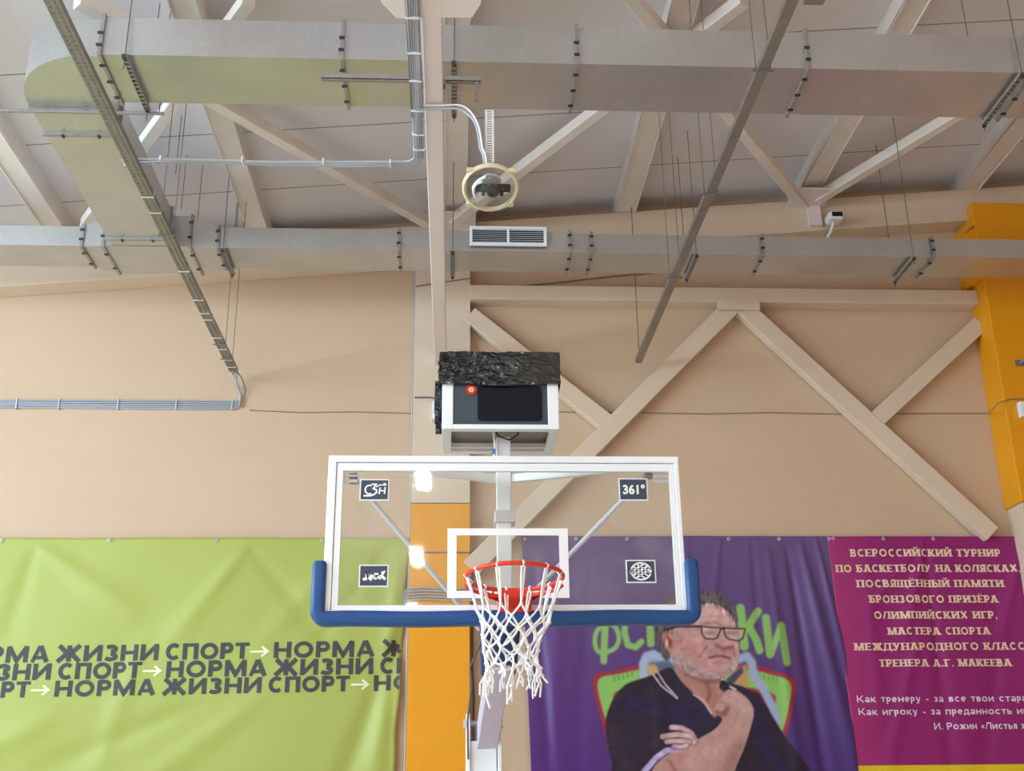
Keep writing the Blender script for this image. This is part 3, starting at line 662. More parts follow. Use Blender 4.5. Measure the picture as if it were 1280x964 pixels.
def ribbon(mb, pts, th, place, step):
    P = [np.array(p, float) for p in pts]; P = [P[0]] + [b for a, b in zip(P, P[1:]) if np.linalg.norm(b - a) > 1e-5]; Q = [P[0]]
    for a, b in zip(P, P[1:]):
        n = max(1, int(np.linalg.norm(b - a) / step))
        Q += [a + (b - a) * (i + 1) / n for i in range(n)]
    closed = np.linalg.norm(P[0]-P[-1]) < 1e-6 and len(P) > 3
    k = len(Q); L_, R_ = [], []
    for i in range(k):
        d0 = Q[i] - Q[i-1] if i > 0 else (Q[-1]-Q[-2] if closed else Q[1]-Q[0]); d1 = Q[i+1] - Q[i] if i < k-1 else (Q[1]-Q[0] if closed else Q[-1]-Q[-2])
        d0 = d0 / np.linalg.norm(d0); d1 = d1 / np.linalg.norm(d1); n0 = np.array((-d0[1], d0[0])); n1 = np.array((-d1[1], d1[0])); m = n0 + n1
        l = np.linalg.norm(m); m = n0 if l < .3 else m / l; s = 1 / max(.55, float(m.dot(n0)))
        L_.append(Q[i] + m * th/2 * s); R_.append(Q[i] - m * th/2 * s)
    vs = [place(*p) for p in L_] + [place(*p) for p in R_]
    mb.add(vs, [(i, k+i, k+i+1, i+1) for i in range(k-1)])
def layout(text, T, H, gap, serif=False):
    """list of (char, x, strokes), total width; heights are one"""
    x = 0; out = []
    for ch in text:
        wd, st = glyph(ch, T, H)
        if serif: st = st + serifs(ch, st, T, H)
        out.append((ch, x, st)); x += wd + gap
    return out, x - gap
def set_line(mb, text, T, H, gap, x0, x1, zf, hgt, surf, serif=False, clip=None, skip=None, only=None, step=.25):
    lay, tw = layout(text, T, H, gap, serif); sx = (x1 - x0) / tw
    for ch, gx, st in lay:
        if skip and ch in skip: continue
        if only and ch not in only: continue
        for p, q in st:
            pts = [(x0 + (gx + a) * sx, b) for a, b in p]
            ribbon(mb, [(a, zf(a) + b * hgt) for a, b in pts], q * hgt, lambda X, Z: (X, surf(X, Z) - .005, Z), step * hgt)
    if clip: mb.f = [f for f in mb.f if all(clip[0] <= mb.v[k][0] <= clip[1] for k in f)]

# ------------------------------------------------------------------ banners
def ridge(x, z, a, b, wd, amp, wd2=None):
    ax, az = a; bx_, bz = b; dx_, dz = bx_-ax, bz-az; L2 = dx_*dx_ + dz*dz
    t = np.clip(((x-ax)*dx_ + (z-az)*dz) / L2, 0, 1)
    d = np.sqrt((x-ax-t*dx_)**2 + (z-az-t*dz)**2); w_ = wd + ((wd2 or wd) - wd) * t
    return amp * np.exp(-(d / w_)**2) * np.minimum(1, .35 + 2.6 * t * (1.0001 - t) + .3 * t)
def banner(name, xs, zs, edge, fold, colour, m, lab):
    """grid hanging at the wall; edge(x, z) lets the sides lean, fold gives depth, colour paints the print"""
    nx, nz = len(xs), len(zs)
    X, Z = np.meshgrid(np.array(xs), np.array(zs)); X = edge(X, Z); Y = fold(X, Z)
    vs = np.stack([X, Y, Z], -1).reshape(-1, 3)
    idx = np.arange(nx*nz).reshape(nz, nx)
    fs = np.stack([idx[:-1, :-1], idx[:-1, 1:], idx[1:, 1:], idx[1:, :-1]], -1).reshape(-1, 4)
    me = bpy.data.meshes.new(name); me.from_pydata(vs.tolist(), [], fs.tolist())
    for p in me.polygons: p.use_smooth = True
    at = me.color_attributes.new('print', 'FLOAT_COLOR', 'POINT')
    c = np.ones((nx*nz, 4)); c[:, :3] = colour(X, Z).reshape(-1, 3); at.data.foreach_set('color', c.ravel().astype(np.float32))
    me.materials.append(m); me.update()
    o = bpy.data.objects.new(name, me); COL.objects.link(o)
    md = o.modifiers.new('thickness', 'SOLIDIFY'); md.thickness = .003; md.offset = -1
    return tag(o, lab, 'banner')
def srgb_lin(a):
    a = np.asarray(a, float) / 255; return np.where(a <= .04045, a/12.92, ((a+.055)/1.055)**2.4)

YBN = 11.95
# --- lime banner
def foldG(x, z):
    x = np.asarray(x, float); z = np.asarray(z, float)
    y = YBN + .006*np.sin(x*2.1+z*.8) + .004*np.sin(x*5.2 - z*2.3 + 1)
    px = lambda a, b: tuple(atY(a, b, YBN)[i] for i in (0, 2))
    for a, b, wd, am, w2 in (((310, 682), (215, 800), .05, .022, .13), ((310, 682), (400, 790), .05, -.012, .12), ((45, 682), (160, 760), .06, .018, .14), ((45, 682), (10, 790), .05, -.012, .12),
                             ((500, 690), (470, 960), .06, .03, .10), ((515, 760), (420, 1000), .07, -.035, .13), ((500, 840), (500, 1000), .035, .03, .06), ((330, 870), (180, 980), .10, .022, .14), ((250, 880), (60, 960), .08, -.018, .13),
                             ((430, 690), (330, 800), .05, .014, .12), ((180, 800), (120, 960), .08, .014, .12), ((480, 690), (400, 800), .04, -.014, .08), ((60, 900), (-80, 970), .1, .02, .12)):
        y = y - ridge(x, z, px(a, b) if False else px(*a), px(*b), wd, am, w2)
    return np.minimum(y, 11.985)
zt, zb = 4.515, 1.55
def edgeG(X, Z):
    t = np.clip((X + 2.5) / 2.03, 0, 1); lean = -.468 - (4.448 - Z) * .046 + .008*np.sin(Z*9)
    s = (lean + .47) * t**2
    sag = -.010 * np.abs(np.sin((X + .47) * PI / 1.09)) * np.clip((Z - 4.3) / .2, 0, 1)
    return X + s
def colG(X, Z):
    c = np.zeros(X.shape + (3,)); c[:] = srgb_lin((172, 180, 90)); return c
VING = print_mat('lime_vinyl', .42)
bg = banner('wall_banner', np.linspace(-9.5, -.47, 240), np.linspace(zb, zt, 110), edgeG, foldG, colG, VING, 'lime green banner with three rows of slanted charcoal words on the wall')
PER = 'НОРМА ЖИЗНИ СПОРТ'
def green_line(xpx, ypx0, ypx1, reps, lab):
    """repeat of the slogan; xpx pixel of one НОРМА, y of the cap top and base there"""
    base = atY(xpx, ypx1, 11.93); top = atY(xpx, ypx0, 11.93); hgt = top.z - base.z
    sl = .012
    def zf(a): return base.z + (a - base.x) * sl
    words = [('НОРМА', 0, 126), ('ЖИЗНИ', 134, 259), ('СПОРТ', 267, 370), ('>', 371, 394)]
    sc = atY(xpx + 400, ypx1, 11.93).x - base.x
    m1, m2 = MB(), MB()
    for r in range(-reps, 2):
        for wd, a, b in words:
            x0 = base.x + sc * (r + a / 400); x1 = base.x + sc * (r + b / 400)
            if x0 > -.56 or x1 < -9.3: continue
            def shear(mb):
                set_line(mb, wd, .28, .21, .09, x0, x1, zf, hgt, foldG, clip=(-9.4, -.522), step=.09)
            shear(m2 if wd == '>' else m1)
    obj('lettering', m1, GREYTXT, bg)
    o = obj('arrow_print', m2, PALEPR, bg); o['label'] = 'pale printed arrows'
green_line(341, 802.5, 822.7, 5, '')
green_line(206, 826.6, 847, 5, '')
green_line(66, 851, 871, 5, '')
def grommets(parent, xs, z, y):
    mb = MB()
    for x in xs: mb.tube([(x + .014*math.cos(a), y, z + .014*math.sin(a)) for a in np.linspace(0, 2*PI, 12, endpoint=False)], .005, 5, closed=True)
    obj('grommet', mb, ALU, parent)
grommets(bg, [-9.0 + 1.09*i for i in range(8)], zt - .03, 11.93)

# --- purple banner with printed portrait
S = 2                                          # print raster: half a pixel step
PX0, PX1, PY0, PY1 = 640, 1085, 664, 1010
PW, PH = (PX1-PX0)*S, (PY1-PY0)*S
yy, xx = np.mgrid[0:PH, 0:PW]; gx = xx / S + PX0; gy = yy / S + PY0
def poly_mask(pts):
    m = np.zeros((PH, PW), bool); n = len(pts)
    for i in range(n):
        (xa, ya), (xb, yb) = pts[i], pts[(i+1) % n]
        if ya == yb: continue
        c = ((ya > gy) != (yb > gy)) & (gx < (xb-xa) * (gy-ya) / (yb-ya) + xa); m ^= c
    return m.astype(float)
def line_mask(pts, wd):
    d = np.full((PH, PW), 1e9)
    for (xa, ya), (xb, yb) in zip(pts, pts[1:]):
        L2 = (xb-xa)**2 + (yb-ya)**2 + 1e-9; t = np.clip(((gx-xa)*(xb-xa) + (gy-ya)*(yb-ya)) / L2, 0, 1)
        d = np.minimum(d, np.hypot(gx-xa-t*(xb-xa), gy-ya-t*(yb-ya)))
    return np.clip(wd/2 - d + .5, 0, 1)
def blur(m, s):
    s *= S; r = int(s*3) + 1; k = np.exp(-.5*(np.arange(-r, r+1)/s)**2); k /= k.sum()
    for ax in (0, 1):
        p = np.pad(m, [(r, r) if a == ax else (0, 0) for a in (0, 1)], mode='edge'); o = np.zeros_like(m)
        for i, w_ in enumerate(k): o += w_ * (p[i:i+PH, :] if ax == 0 else p[:, i:i+PW])
        m = o
    return m
IMG = np.zeros((PH, PW, 3))
def lay(mask, c, a=1.0):
    global IMG
    k = (mask * a)[..., None]; IMG = IMG * (1-k) + np.array(c, float) * k
def smooth(pts, n=6):
    out = []; N_ = len(pts)
    for i in range(N_):
        p0, p1, p2, p3 = (np.array(pts[(i+j-1) % N_], float) for j in range(4))
        for k in range(n):
            t = k/n; out.append(tuple(.5*((2*p1) + (p2-p0)*t + (2*p0-5*p1+4*p2-p3)*t*t + (3*p1-p0-3*p2+p3)*t**3)))
    return out
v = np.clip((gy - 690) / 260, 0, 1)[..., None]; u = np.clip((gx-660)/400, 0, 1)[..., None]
IMG[:] = (1-v) * np.array((102, 78, 128)) + v * ((1-u)*np.array((90, 44, 124)) + u*np.array((72, 44, 112)))  # purple print gradient; its lighter, greyer top is painted-in sheen
# emblem
sh = smooth([(742, 848), (770, 838), (800, 832), (868, 826), (935, 832), (966, 838), (994, 850), (992, 880), (984, 915), (968, 950), (930, 1000), (868, 1030), (806, 1000), (768, 950), (752, 900)], 5)
cxs, cys = 868, 900
def shrink(k, ky=None): return [((x-cxs)*k + cxs, (y-cys)*(ky or k) + cys) for x, y in sh]
lay(blur(poly_mask(sh), .8), (168, 42, 62)); lay(blur(poly_mask(shrink(.955, .93)), .8), (140, 192, 100)); lay(blur(poly_mask(shrink(.80, .62)), .9), (160, 50, 50)); lay(blur(poly_mask(shrink(.77, .57)), 1), (86, 22, 40))
for k in range(5): lay(blur(line_mask([(768+k*5.5, 846-k*1.6), (768.5+k*5.5, 851-k*1.6)], 2), .6), (84, 130, 78), .7); lay(blur(line_mask([(950+k*5.5, 842+k*1.2), (950+k*5.5, 847+k*1.2)], 2), .6), (96, 150, 78), .6)
lay(blur(poly_mask(smooth([(803, 852), (802, 830), (808, 817), (818, 816), (826, 822), (836, 816), (846, 824), (846, 842), (836, 850)], 4)), 1.2), (160, 172, 198)); lay(blur(line_mask([(806, 846), (804, 830), (808, 820), (817, 817), (826, 822), (834, 818), (842, 822)], 10), 1.2), (168, 184, 212)); lay(blur(poly_mask([(812, 828), (836, 826), (846, 834), (834, 848), (812, 848)]), 1.5), (96, 104, 128)); lay(blur(poly_mask([(808, 832), (820, 830), (826, 842), (812, 846)]), 1.2), (204, 166, 116))
lay(blur(line_mask([(924, 824), (934, 820), (940, 828), (942, 842), (955, 862), (966, 884), (972, 902)], 11), 1.2), (160, 172, 202)); lay(blur(poly_mask([(918, 836), (934, 830), (936, 858), (925, 862), (914, 850)]), 1.5), (196, 150, 96)); lay(blur(poly_mask([(908, 850), (928, 832), (930, 840), (914, 858)]), 1.2), (70, 66, 96))
G = (140, 188, 104)
for pts, wd in ((smooth([(744, 802), (747, 788), (757, 780), (769, 783), (774, 796), (770, 809), (758, 815), (748, 814)], 5) + [(744, 802)], 6), ([(757, 770), (755, 826)], 9),
                ([(803, 778), (800, 766), (790, 764), (782, 774), (781, 790), (785, 806), (795, 809), (802, 802)], 8), ([(813, 764), (814, 804)], 10), ([(813, 766), (832, 764)], 7),
                ([(926, 760), (931, 808)], 11), ([(934, 786), (944, 770), (948, 764)], 10), ([(937, 784), (946, 800), (950, 813)], 10), ([(958, 772), (963, 818)], 10), ([(965, 816), (976, 783)], 8), ([(977, 782), (984, 828)], 10)):
    lay(blur(line_mask(pts, wd), .9), G)
# shirt
shirt = smooth([(838, 834), (850, 848), (864, 864), (880, 880), (894, 893), (905, 880), (904, 862), (902, 850), (912, 854), (928, 858), (946, 868), (958, 882), (972, 905), (986, 927), (1002, 947), (1014, 966), (1024, 1010), (765, 1010), (766, 960), (760, 930), (757, 906), (760, 890), (768, 872), (782, 856), (800, 849), (818, 843)], 4)
lay(blur(poly_mask(shirt), .7), (38, 27, 50))
for pts, wd, c, a in (([(765, 905), (770, 940), (790, 962)], 14, (64, 48, 60), .5), ([(790, 880), (850, 890), (868, 905)], 22, (32, 30, 78), .6), ([(815, 860), (820, 935)], 7, (74, 56, 78), .45), ([(945, 895), (960, 940), (985, 975)], 18, (30, 24, 76), .6), ([(938, 915), (930, 960)], 10, (24, 16, 30), .6), ([(862, 880), (885, 905)], 18, (28, 30, 72), .5), ([(925, 862), (950, 885)], 10, (30, 26, 52), .6)):
    lay(blur(line_mask(pts, wd), 3) * poly_mask(shirt), c, a)
# neck and head
lay(blur(poly_mask(smooth([(842, 826), (862, 838), (888, 848), (905, 846), (905, 868), (899, 890), (893, 897), (882, 882), (866, 866), (852, 850)], 4)), .8), (176, 122, 112))
for pts, wd, c, a in (([(884, 852), (888, 868), (884, 878)], 4, (120, 66, 66), .6), ([(897, 850), (899, 866)], 4, (200, 150, 136), .7), ([(858, 842), (880, 852), (902, 851)], 5, (116, 74, 72), .6), ([(866, 858), (884, 880), (892, 893)], 3, (206, 160, 158), .6)):
    lay(blur(line_mask(pts, wd), 1.3), c, a)
lay(blur(poly_mask(smooth([(820, 800), (818, 782), (821, 764), (832, 750), (850, 741), (870, 737), (890, 739), (906, 747), (918, 760), (923, 776), (912, 772), (890, 766), (866, 784), (846, 796), (840, 818), (834, 826), (826, 815)], 4)), 1.0), (92, 82, 88))
lay(blur(line_mask([(840, 752), (870, 744), (900, 754)], 8), 2.5), (122, 112, 116), .7)
face = smooth([(835, 800), (838, 788), (848, 776), (862, 764), (880, 755), (897, 756), (910, 764), (918, 774), (921, 786), (923, 800), (925, 816), (923, 830), (914, 842), (899, 848), (878, 848), (860, 842), (847, 832), (839, 820)], 4)
fm = poly_mask(face); lay(blur(fm, .7), (200, 150, 148))
for pts, wd, c, a in (([(870, 772), (895, 764), (912, 776)], 18, (220, 176, 172), .8), ([(850, 800), (868, 818)], 22, (192, 128, 122), .7), ([(846, 822), (866, 838), (890, 846), (912, 842), (922, 830)], 13, (160, 140, 140), .75), ([(880, 836), (905, 838)], 10, (200, 146, 148), .8), ([(886, 816), (914, 814)], 6, (176, 128, 128), .6), ([(917, 840), (922, 828)], 6, (196, 180, 180), .7),
                      ([(866, 800), (880, 812)], 6, (210, 152, 146), .6), ([(884, 808), (874, 822)], 2.5, (140, 84, 84), .5), ([(917, 808), (919, 820)], 2.5, (140, 84, 84), .6), ([(904, 790), (909, 803)], 7, (216, 160, 158), .9), ([(896, 807), (904, 811), (915, 809)], 4.5, (150, 70, 78), .85), ([(887, 822), (897, 820), (904, 820), (913, 823)], 2.6, (104, 56, 64), .9), ([(890, 828), (910, 828)], 4, (198, 128, 136), .6),
                      ([(850, 786), (872, 784)], 6, (176, 120, 116), .5), ([(876, 771), (905, 770)], 2, (190, 140, 136), .6), ([(876, 780), (896, 778), (906, 784), (926, 782)], 3, (130, 100, 100), .5)):
    lay(blur(line_mask(pts, wd), wd * .22 + .3) * fm, c, a)
lay(blur(line_mask([(838, 782), (846, 800)], 10), 2), (150, 140, 146), .5)
lay(blur(poly_mask(smooth([(829, 794), (834, 788), (841, 793), (844, 802), (844, 812), (838, 815), (832, 807)], 4)), .6), (196, 134, 122)); lay(blur(line_mask([(836, 797), (839, 803), (838, 808)], 4), .8), (112, 58, 58), .85)
for pts in ([(877, 783), (902, 785), (897, 797), (892, 799), (882, 798), (878, 793), (877, 783)], [(905, 785), (932, 786), (929, 798), (924, 801), (912, 799), (907, 795), (905, 785)]):
    lay(blur(poly_mask(pts), .6), (196, 168, 156), .75); lay(blur(line_mask([(pts[0][0]+4, 791), (pts[0][0]+17, 791.5)], 3), 1), (136, 104, 96), .6); lay(blur(line_mask(pts, 1.7), .35), (58, 36, 44))
lay(blur(line_mask([(833, 787), (846, 783), (877, 783)], 2.4), .4), (46, 28, 36)); lay(blur(line_mask([(901, 786), (906, 785)], 2.2), .4), (50, 30, 38))
# collar, arms, hands
for pts, wd in (([(817, 843), (827, 857), (847, 873)], 2.0), ([(823, 841), (832, 855), (847, 872)], 2.0), ([(903, 849), (911, 857), (920, 862)], 2.6), ([(867, 868), (880, 876), (890, 892)], 1.6)):
    lay(blur(line_mask(pts, wd), .4), (222, 196, 214))
lay(blur(poly_mask(smooth([(903, 850), (912, 856), (908, 864), (900, 860)], 4)), .5), (34, 26, 48))
fore = smooth([(902, 872), (908, 863), (918, 862), (928, 867), (938, 877), (943, 889), (940, 906), (931, 935), (918, 966), (906, 1010), (806, 1010), (814, 966), (832, 945), (852, 937), (871, 925), (893, 912), (903, 899), (896, 893), (893, 885)], 4)
am = poly_mask(fore); lay(blur(am, .7), (190, 144, 138))
for pts, wd, c, a in (([(906, 874), (930, 880), (936, 892)], 14, (206, 168, 164), .8), ([(930, 905), (900, 935), (860, 955)], 16, (204, 158, 148), .7), ([(925, 930), (905, 975)], 14, (150, 104, 96), .6), ([(850, 945), (836, 975)], 14, (196, 130, 126), .6), ([(836, 950), (846, 965)], 4, (130, 74, 76), .6), ([(896, 890), (906, 893), (911, 884)], 5, (128, 70, 66), .8), ([(900, 876), (912, 884)], 3.5, (166, 126, 120), .8), ([(916, 866), (930, 875)], 4, (214, 176, 172), .7), ([(906, 881), (900, 888)], 3, (210, 166, 160), .6)):
    lay(blur(line_mask(pts, wd), wd*.25 + .3) * am, c, a)
lay(blur(line_mask([(805, 985), (806, 964), (820, 948), (834, 938), (850, 937)], 7.5), .7), (186, 164, 204))
for pts, wd in (([(840, 909), (853, 910), (864, 916), (870, 926)], 6.2), ([(829, 921), (846, 918), (862, 920), (868, 928)], 6.5), ([(834, 927), (848, 926), (862, 927)], 6), ([(843, 933), (853, 934), (859, 932)], 5.5)):
    lay(blur(line_mask(pts, wd + 1.6), .6), (104, 68, 80), .8); lay(blur(line_mask(pts, wd), .5), (208, 168, 172))
rs = np.random.RandomState(4)
def grain(sx, sy):
    g = rs.normal(size=(PH, PW)); 
    for s_, ax in ((sx, 1), (sy, 0)):
        s2 = s_*S; r = int(s2*3)+1; k = np.exp(-.5*(np.arange(-r, r+1)/s2)**2); k /= k.sum(); p = np.pad(g, [(r, r) if a == ax else (0, 0) for a in (0, 1)], mode='wrap'); o = np.zeros_like(g)
        for i_, w_ in enumerate(k): o += w_ * (p[i_:i_+PH, :] if ax == 0 else p[:, i_:i_+PW])
        g = o
    return (g / g.std())[..., None]
hair = (blur(poly_mask(smooth([(820, 800), (818, 782), (821, 764), (832, 750), (850, 741), (870, 737), (890, 739), (906, 747), (918, 760), (923, 776), (912, 772), (890, 757), (872, 763), (848, 780), (838, 800), (834, 826), (826, 815)], 4)), 1.2) * (1 - am))[..., None]
beard = (blur(line_mask([(842, 818), (858, 836), (878, 845), (900, 847), (916, 840), (922, 828)], 12), 2) * fm)[..., None]
IMG *= 1 + .16*hair*grain(.7, 2.2) + .07*beard*grain(.6, 1.2) + .035*fm[..., None]*grain(2.2, 2.2) + .018*am[..., None]*grain(1.6, 3) + .07*(blur(poly_mask(shirt), .7)*(1-am))[..., None]*grain(3.5, 2.0) + .012*grain(.6, .6)
IMG = np.clip(IMG, 0, 255)
def foldP(x, z):
    x = np.asarray(x, float); z = np.asarray(z, float)
    y = YBN + .004*np.sin(x*3.1 + z*.6) + .003*np.sin(x*9.2 + .5*np.sin(z*2))
    px = lambda q: tuple(atY(*q, YBN)[i] for i in (0, 2))
    for a, b, wd, am_, w2 in (((1000, 680), (1070, 960), .04, .035, .09), ((985, 690), (1035, 980), .035, -.03, .07), ((1020, 676), (1062, 850), .025, .022, .05), ((960, 690), (1000, 980), .04, .018, .07), ((700, 690), (690, 980), .05, .012, .1), ((740, 690), (720, 980), .05, -.01, .1), ((668, 700), (690, 990), .04, -.02, .07),
                              ((900, 678), (890, 760), .03, .010, .05), ((940, 678), (950, 790), .03, -.010, .05), ((860, 678), (850, 740), .04, .012, .06)):
        y = y - ridge(x, z, px(a), px(b), wd, am_, w2)
    return np.minimum(y, 11.985)
PZT = 4.535
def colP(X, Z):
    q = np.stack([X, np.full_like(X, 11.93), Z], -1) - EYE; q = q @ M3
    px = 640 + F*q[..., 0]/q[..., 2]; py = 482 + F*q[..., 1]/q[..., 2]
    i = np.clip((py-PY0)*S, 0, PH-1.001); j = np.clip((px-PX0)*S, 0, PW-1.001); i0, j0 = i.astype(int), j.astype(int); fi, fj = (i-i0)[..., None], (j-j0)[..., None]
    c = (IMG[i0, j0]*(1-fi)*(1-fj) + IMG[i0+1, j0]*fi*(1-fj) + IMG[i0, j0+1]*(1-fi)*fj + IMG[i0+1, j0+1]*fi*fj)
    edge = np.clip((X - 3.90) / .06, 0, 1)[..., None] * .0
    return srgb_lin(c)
VINP = print_mat('purple_vinyl', .4)
def edgeP(X, Z): return X + np.clip(1 - (X - .71) / .5, 0, 1) * (4.516 - Z) * .026 
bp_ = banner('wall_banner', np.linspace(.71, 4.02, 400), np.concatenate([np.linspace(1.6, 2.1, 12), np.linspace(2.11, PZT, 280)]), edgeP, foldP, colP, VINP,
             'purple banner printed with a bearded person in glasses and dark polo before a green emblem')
grommets(bp_, [.74 + .54*i for i in range(7)], PZT - .035, 11.925)

# --- magenta banner with the dedication
def foldM(x, z):
    x = np.asarray(x, float); z = np.asarray(z, float)
    y = 11.938 + .003*np.sin(x*4.1 + z*.9) + .002*np.sin(x*11 - z*3)
    px = lambda q: tuple(atY(*q, YBN)[i] for i in (0, 2))
    for a, b, wd, am_, w2 in (((1155, 676), (1130, 800), .035, .022, .09), ((1155, 676), (1190, 960), .035, -.018, .09), ((1155, 676), (1085, 760), .03, .014, .07), ((1275, 690), (1250, 800), .04, .02, .08), ((1150, 780), (1110, 960), .05, .014, .08), ((1250, 800), (1230, 960), .06, -.012, .09), ((1080, 700), (1100, 900), .05, .01, .08)):
        y = y - ridge(x, z, px(a), px(b), wd, am_, w2)
    return np.minimum(y, 11.955)
def colM(X, Z):
    c = np.zeros(X.shape + (3,)); c[:] = srgb_lin((146, 30, 110))
    t = np.clip(1 - (X - 3.96) / .45, 0, 1)[..., None]; c = c*(1-t) + srgb_lin((172, 50, 116))*t
    yl = (Z < 2.212) | (X > 6.04); c[yl] = srgb_lin((226, 196, 30)); return c
VINM = print_mat('magenta_vinyl', .38)
def edgeM(X, Z): return X + np.clip(1 - (X - 3.97) / .4, 0, 1) * (4.516 - Z) * .024
bm = banner('wall_banner', np.linspace(3.965, 6.6, 264), np.concatenate([np.linspace(1.6, 2.19, 20), [2.205, 2.2121], np.linspace(2.23, 4.53, 160)]), edgeM, foldM, colM, VINM,
            'magenta banner with cream rows of dedication text and a yellow border')
grommets(bm, [4.02 + .54*i for i in range(5)], 4.5, 11.915)
TITLE = [('ВСЕРОССИЙСКИЙ ТУРНИР', 1064, 1252, 691), ('ПО БАСКЕТБОЛУ НА КОЛЯСКАХ,', 1046, 1276, 710.5), ('ПОСВЯЩЁННЫЙ ПАМЯТИ', 1072, 1256, 729.5), ('БРОНЗОВОГО ПРИЗЁРА', 1087, 1249, 749), ('ОЛИМПИЙСКИХ ИГР,', 1093, 1248, 769), ('МАСТЕРА СПОРТА', 1111, 1239, 789), ('МЕЖДУНАРОДНОГО КЛАССА', 1069, 1294, 808.5), ('ТРЕНЕРА А.Г. МАКЕЕВА', 1100, 1266, 829)]
for tx, a, b, y in TITLE:
    p, q = atY(a, y + 4.4, 11.92), atY(b, y + 4.4, 11.92); top = atY(a, y - 4.6, 11.92)
    sl = (q.z - p.z) / (q.x - p.x) * 0
    mb = MB(); set_line(mb, tx, .30, .14, .13, p.x, q.x, lambda X: p.z, top.z - p.z, foldM, serif=True, step=.4)
    obj('lettering', mb, CREAMPR, bm)
def font_mesh(text, bold=0.0, space=1.0, size=1.0):
    cu = bpy.data.curves.new('lettering', 'FONT'); cu.body = text; cu.size = size; cu.offset = bold; cu.space_character = space; cu.resolution_u = 3
    o = bpy.data.objects.new('lettering', cu); COL.objects.link(o); bpy.context.view_layer.update()
    me = bpy.data.meshes.new_from_object(o.evaluated_get(bpy.context.evaluated_depsgraph_get()))
    vs = [tuple(v.co) for v in me.vertices]; fs = [tuple(p.vertices) for p in me.polygons]
    bpy.data.objects.remove(o); bpy.data.curves.remove(cu); bpy.data.meshes.remove(me); return vs, fs
def set_font(text, x0, z0, w_, cap, surf, bold, name, m, parent, lift=.005):
    vs, fs = font_mesh(text, bold); a = np.array(vs); mx, mn = a[:, 0].max(), a[:, 0].min()
    capref = .73; mb = MB()
    mb.add([(x0 + (v_[0]-mn)/(mx-mn)*w_, 0, z0 + v_[1]/capref*cap) for v_ in vs], fs)
    mb.v = [(x, surf(x, z) - lift, z) for x, y, z in mb.v]
    return obj(name, mb, m, parent)
for tx, a, b, y in (('Как тренеру - за все твои старания', 1072, 1308, 874), ('Как игроку - за преданность игре', 1074, 1300, 890), ('И. Рожин «Листья жизни»', 1169, 1318, 908)):
    p, q = atY(a, y + 4, 11.92), atY(b, y + 4, 11.92); top = atY(a, y - 4.5, 11.92)
    mb = MB(); set_line(mb, tx, .19, .17, .13, p.x, q.x, lambda X: p.z, top.z - p.z, foldM, step=.4); obj('lettering', mb, WHITEPR, bm)

# ------------------------------------------------------------------ basketball hoop on its stand
BY = 5.80
hp = thing('basketball_hoop', (.25, 6.9, 0), 'basketball hoop with glass backboard, white net and blue edge padding', 'basketball hoop')
fx0, fx1, fz0, fz1 = -.648, 1.172, 2.707, 3.522
gx0, gx1, gz0, gz1 = -.578, 1.122, 2.745, 3.437
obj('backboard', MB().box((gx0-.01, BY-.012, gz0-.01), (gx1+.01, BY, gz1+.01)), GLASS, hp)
def frame_ring(a0, a1, b0, b1, t0, t1, tt, tb, y0_, y1_):
    mb = MB(); mb.box((a0, y0_, b1-tt), (a1, y1_, b1)); mb.box((a0, y0_, b0), (a1, y1_, b0+tb)); mb.box((a0, y0_, b0+tb), (a0+t0, y1_, b1-tt)); mb.box((a1-t1, y0_, b0+tb), (a1, y1_, b1-tt)); return mb
fr = obj('frame', frame_ring(fx0, fx1, fz0, fz1, .042, .026, .036, .02, BY-.022, BY+.035), WHITE, hp, bevel=.004)
obj('border_stripe', frame_ring(fx0+.046, fx1-.028, fz0+.02, fz1-.04, .03, .024, .04, .022, BY-.016, BY+.01), WHITE, fr)
a, b = atY(559.5, 660.5, BY-.016), atY(712, 747.5, BY-.016)
obj('target_rectangle', frame_ring(a.x, b.x, b.z, a.z, .046, .046, .036, .036, BY-.0145, BY-.0125), mat('white_paint_line', (246, 246, 248), .5), hp)
# stickers
def sticker(x0, y0_, x1, y1_, lab, marks):
    p, q = atY(x0, y1_, BY-.015), atY(x1, y0_, BY-.015)
    o = obj('sticker', MB().box((p.x, BY-.016, p.z), (q.x, BY-.0125, q.z)), mat('sticker_edge', (232, 234, 238), .5), hp); o['label'] = lab
    obj('sticker_face', MB().box((p.x+.007, BY-.0175, p.z+.007), (q.x-.007, BY-.016, q.z-.007)), SLATE2, o)
    if marks:
        mb = MB(); W_, H_ = q.x - p.x, q.z - p.z
        for pts, th in marks: ribbon(mb, [(p.x + u_*W_, p.z + v_*H_) for u_, v_ in pts], th * H_, lambda X, Z: (X, BY-.0185, Z), .02)
        obj('logo', mb, mat('white_paint_line', (246, 246, 248), .5), o)
    return o, p, q
sticker(449, 599, 487, 626, 'slate sticker with a white three and wheel mark', [(arc(.33, .5, .14, .2, 60, 300, 12), .07), ([(.4, .75), (.56, .75), (.46, .55), (.56, .5), (.58, .38), (.48, .27), (.36, .22), (.14, .22)], .075), ([(.66, .3), (.69, .6)], .07), ([(.84, .3), (.86, .62)], .07), ([(.68, .45), (.85, .45)], .06), ([(.55, .62), (.68, .72), (.80, .72), (.84, .82)], .05), ([(.82, .72), (.9, .75)], .09)])
o, p, q = sticker(774, 598, 809, 626, 'slate sticker reading 361 degrees', None)
set_font('361°', p.x + (q.x-p.x)*.14, p.z + (q.z-p.z)*.3, (q.x-p.x)*.76, (q.z-p.z)*.4, lambda x, z: BY-.0135, .035, 'logo', mat('white_paint_line', (246, 246, 248), .5), o, .005)
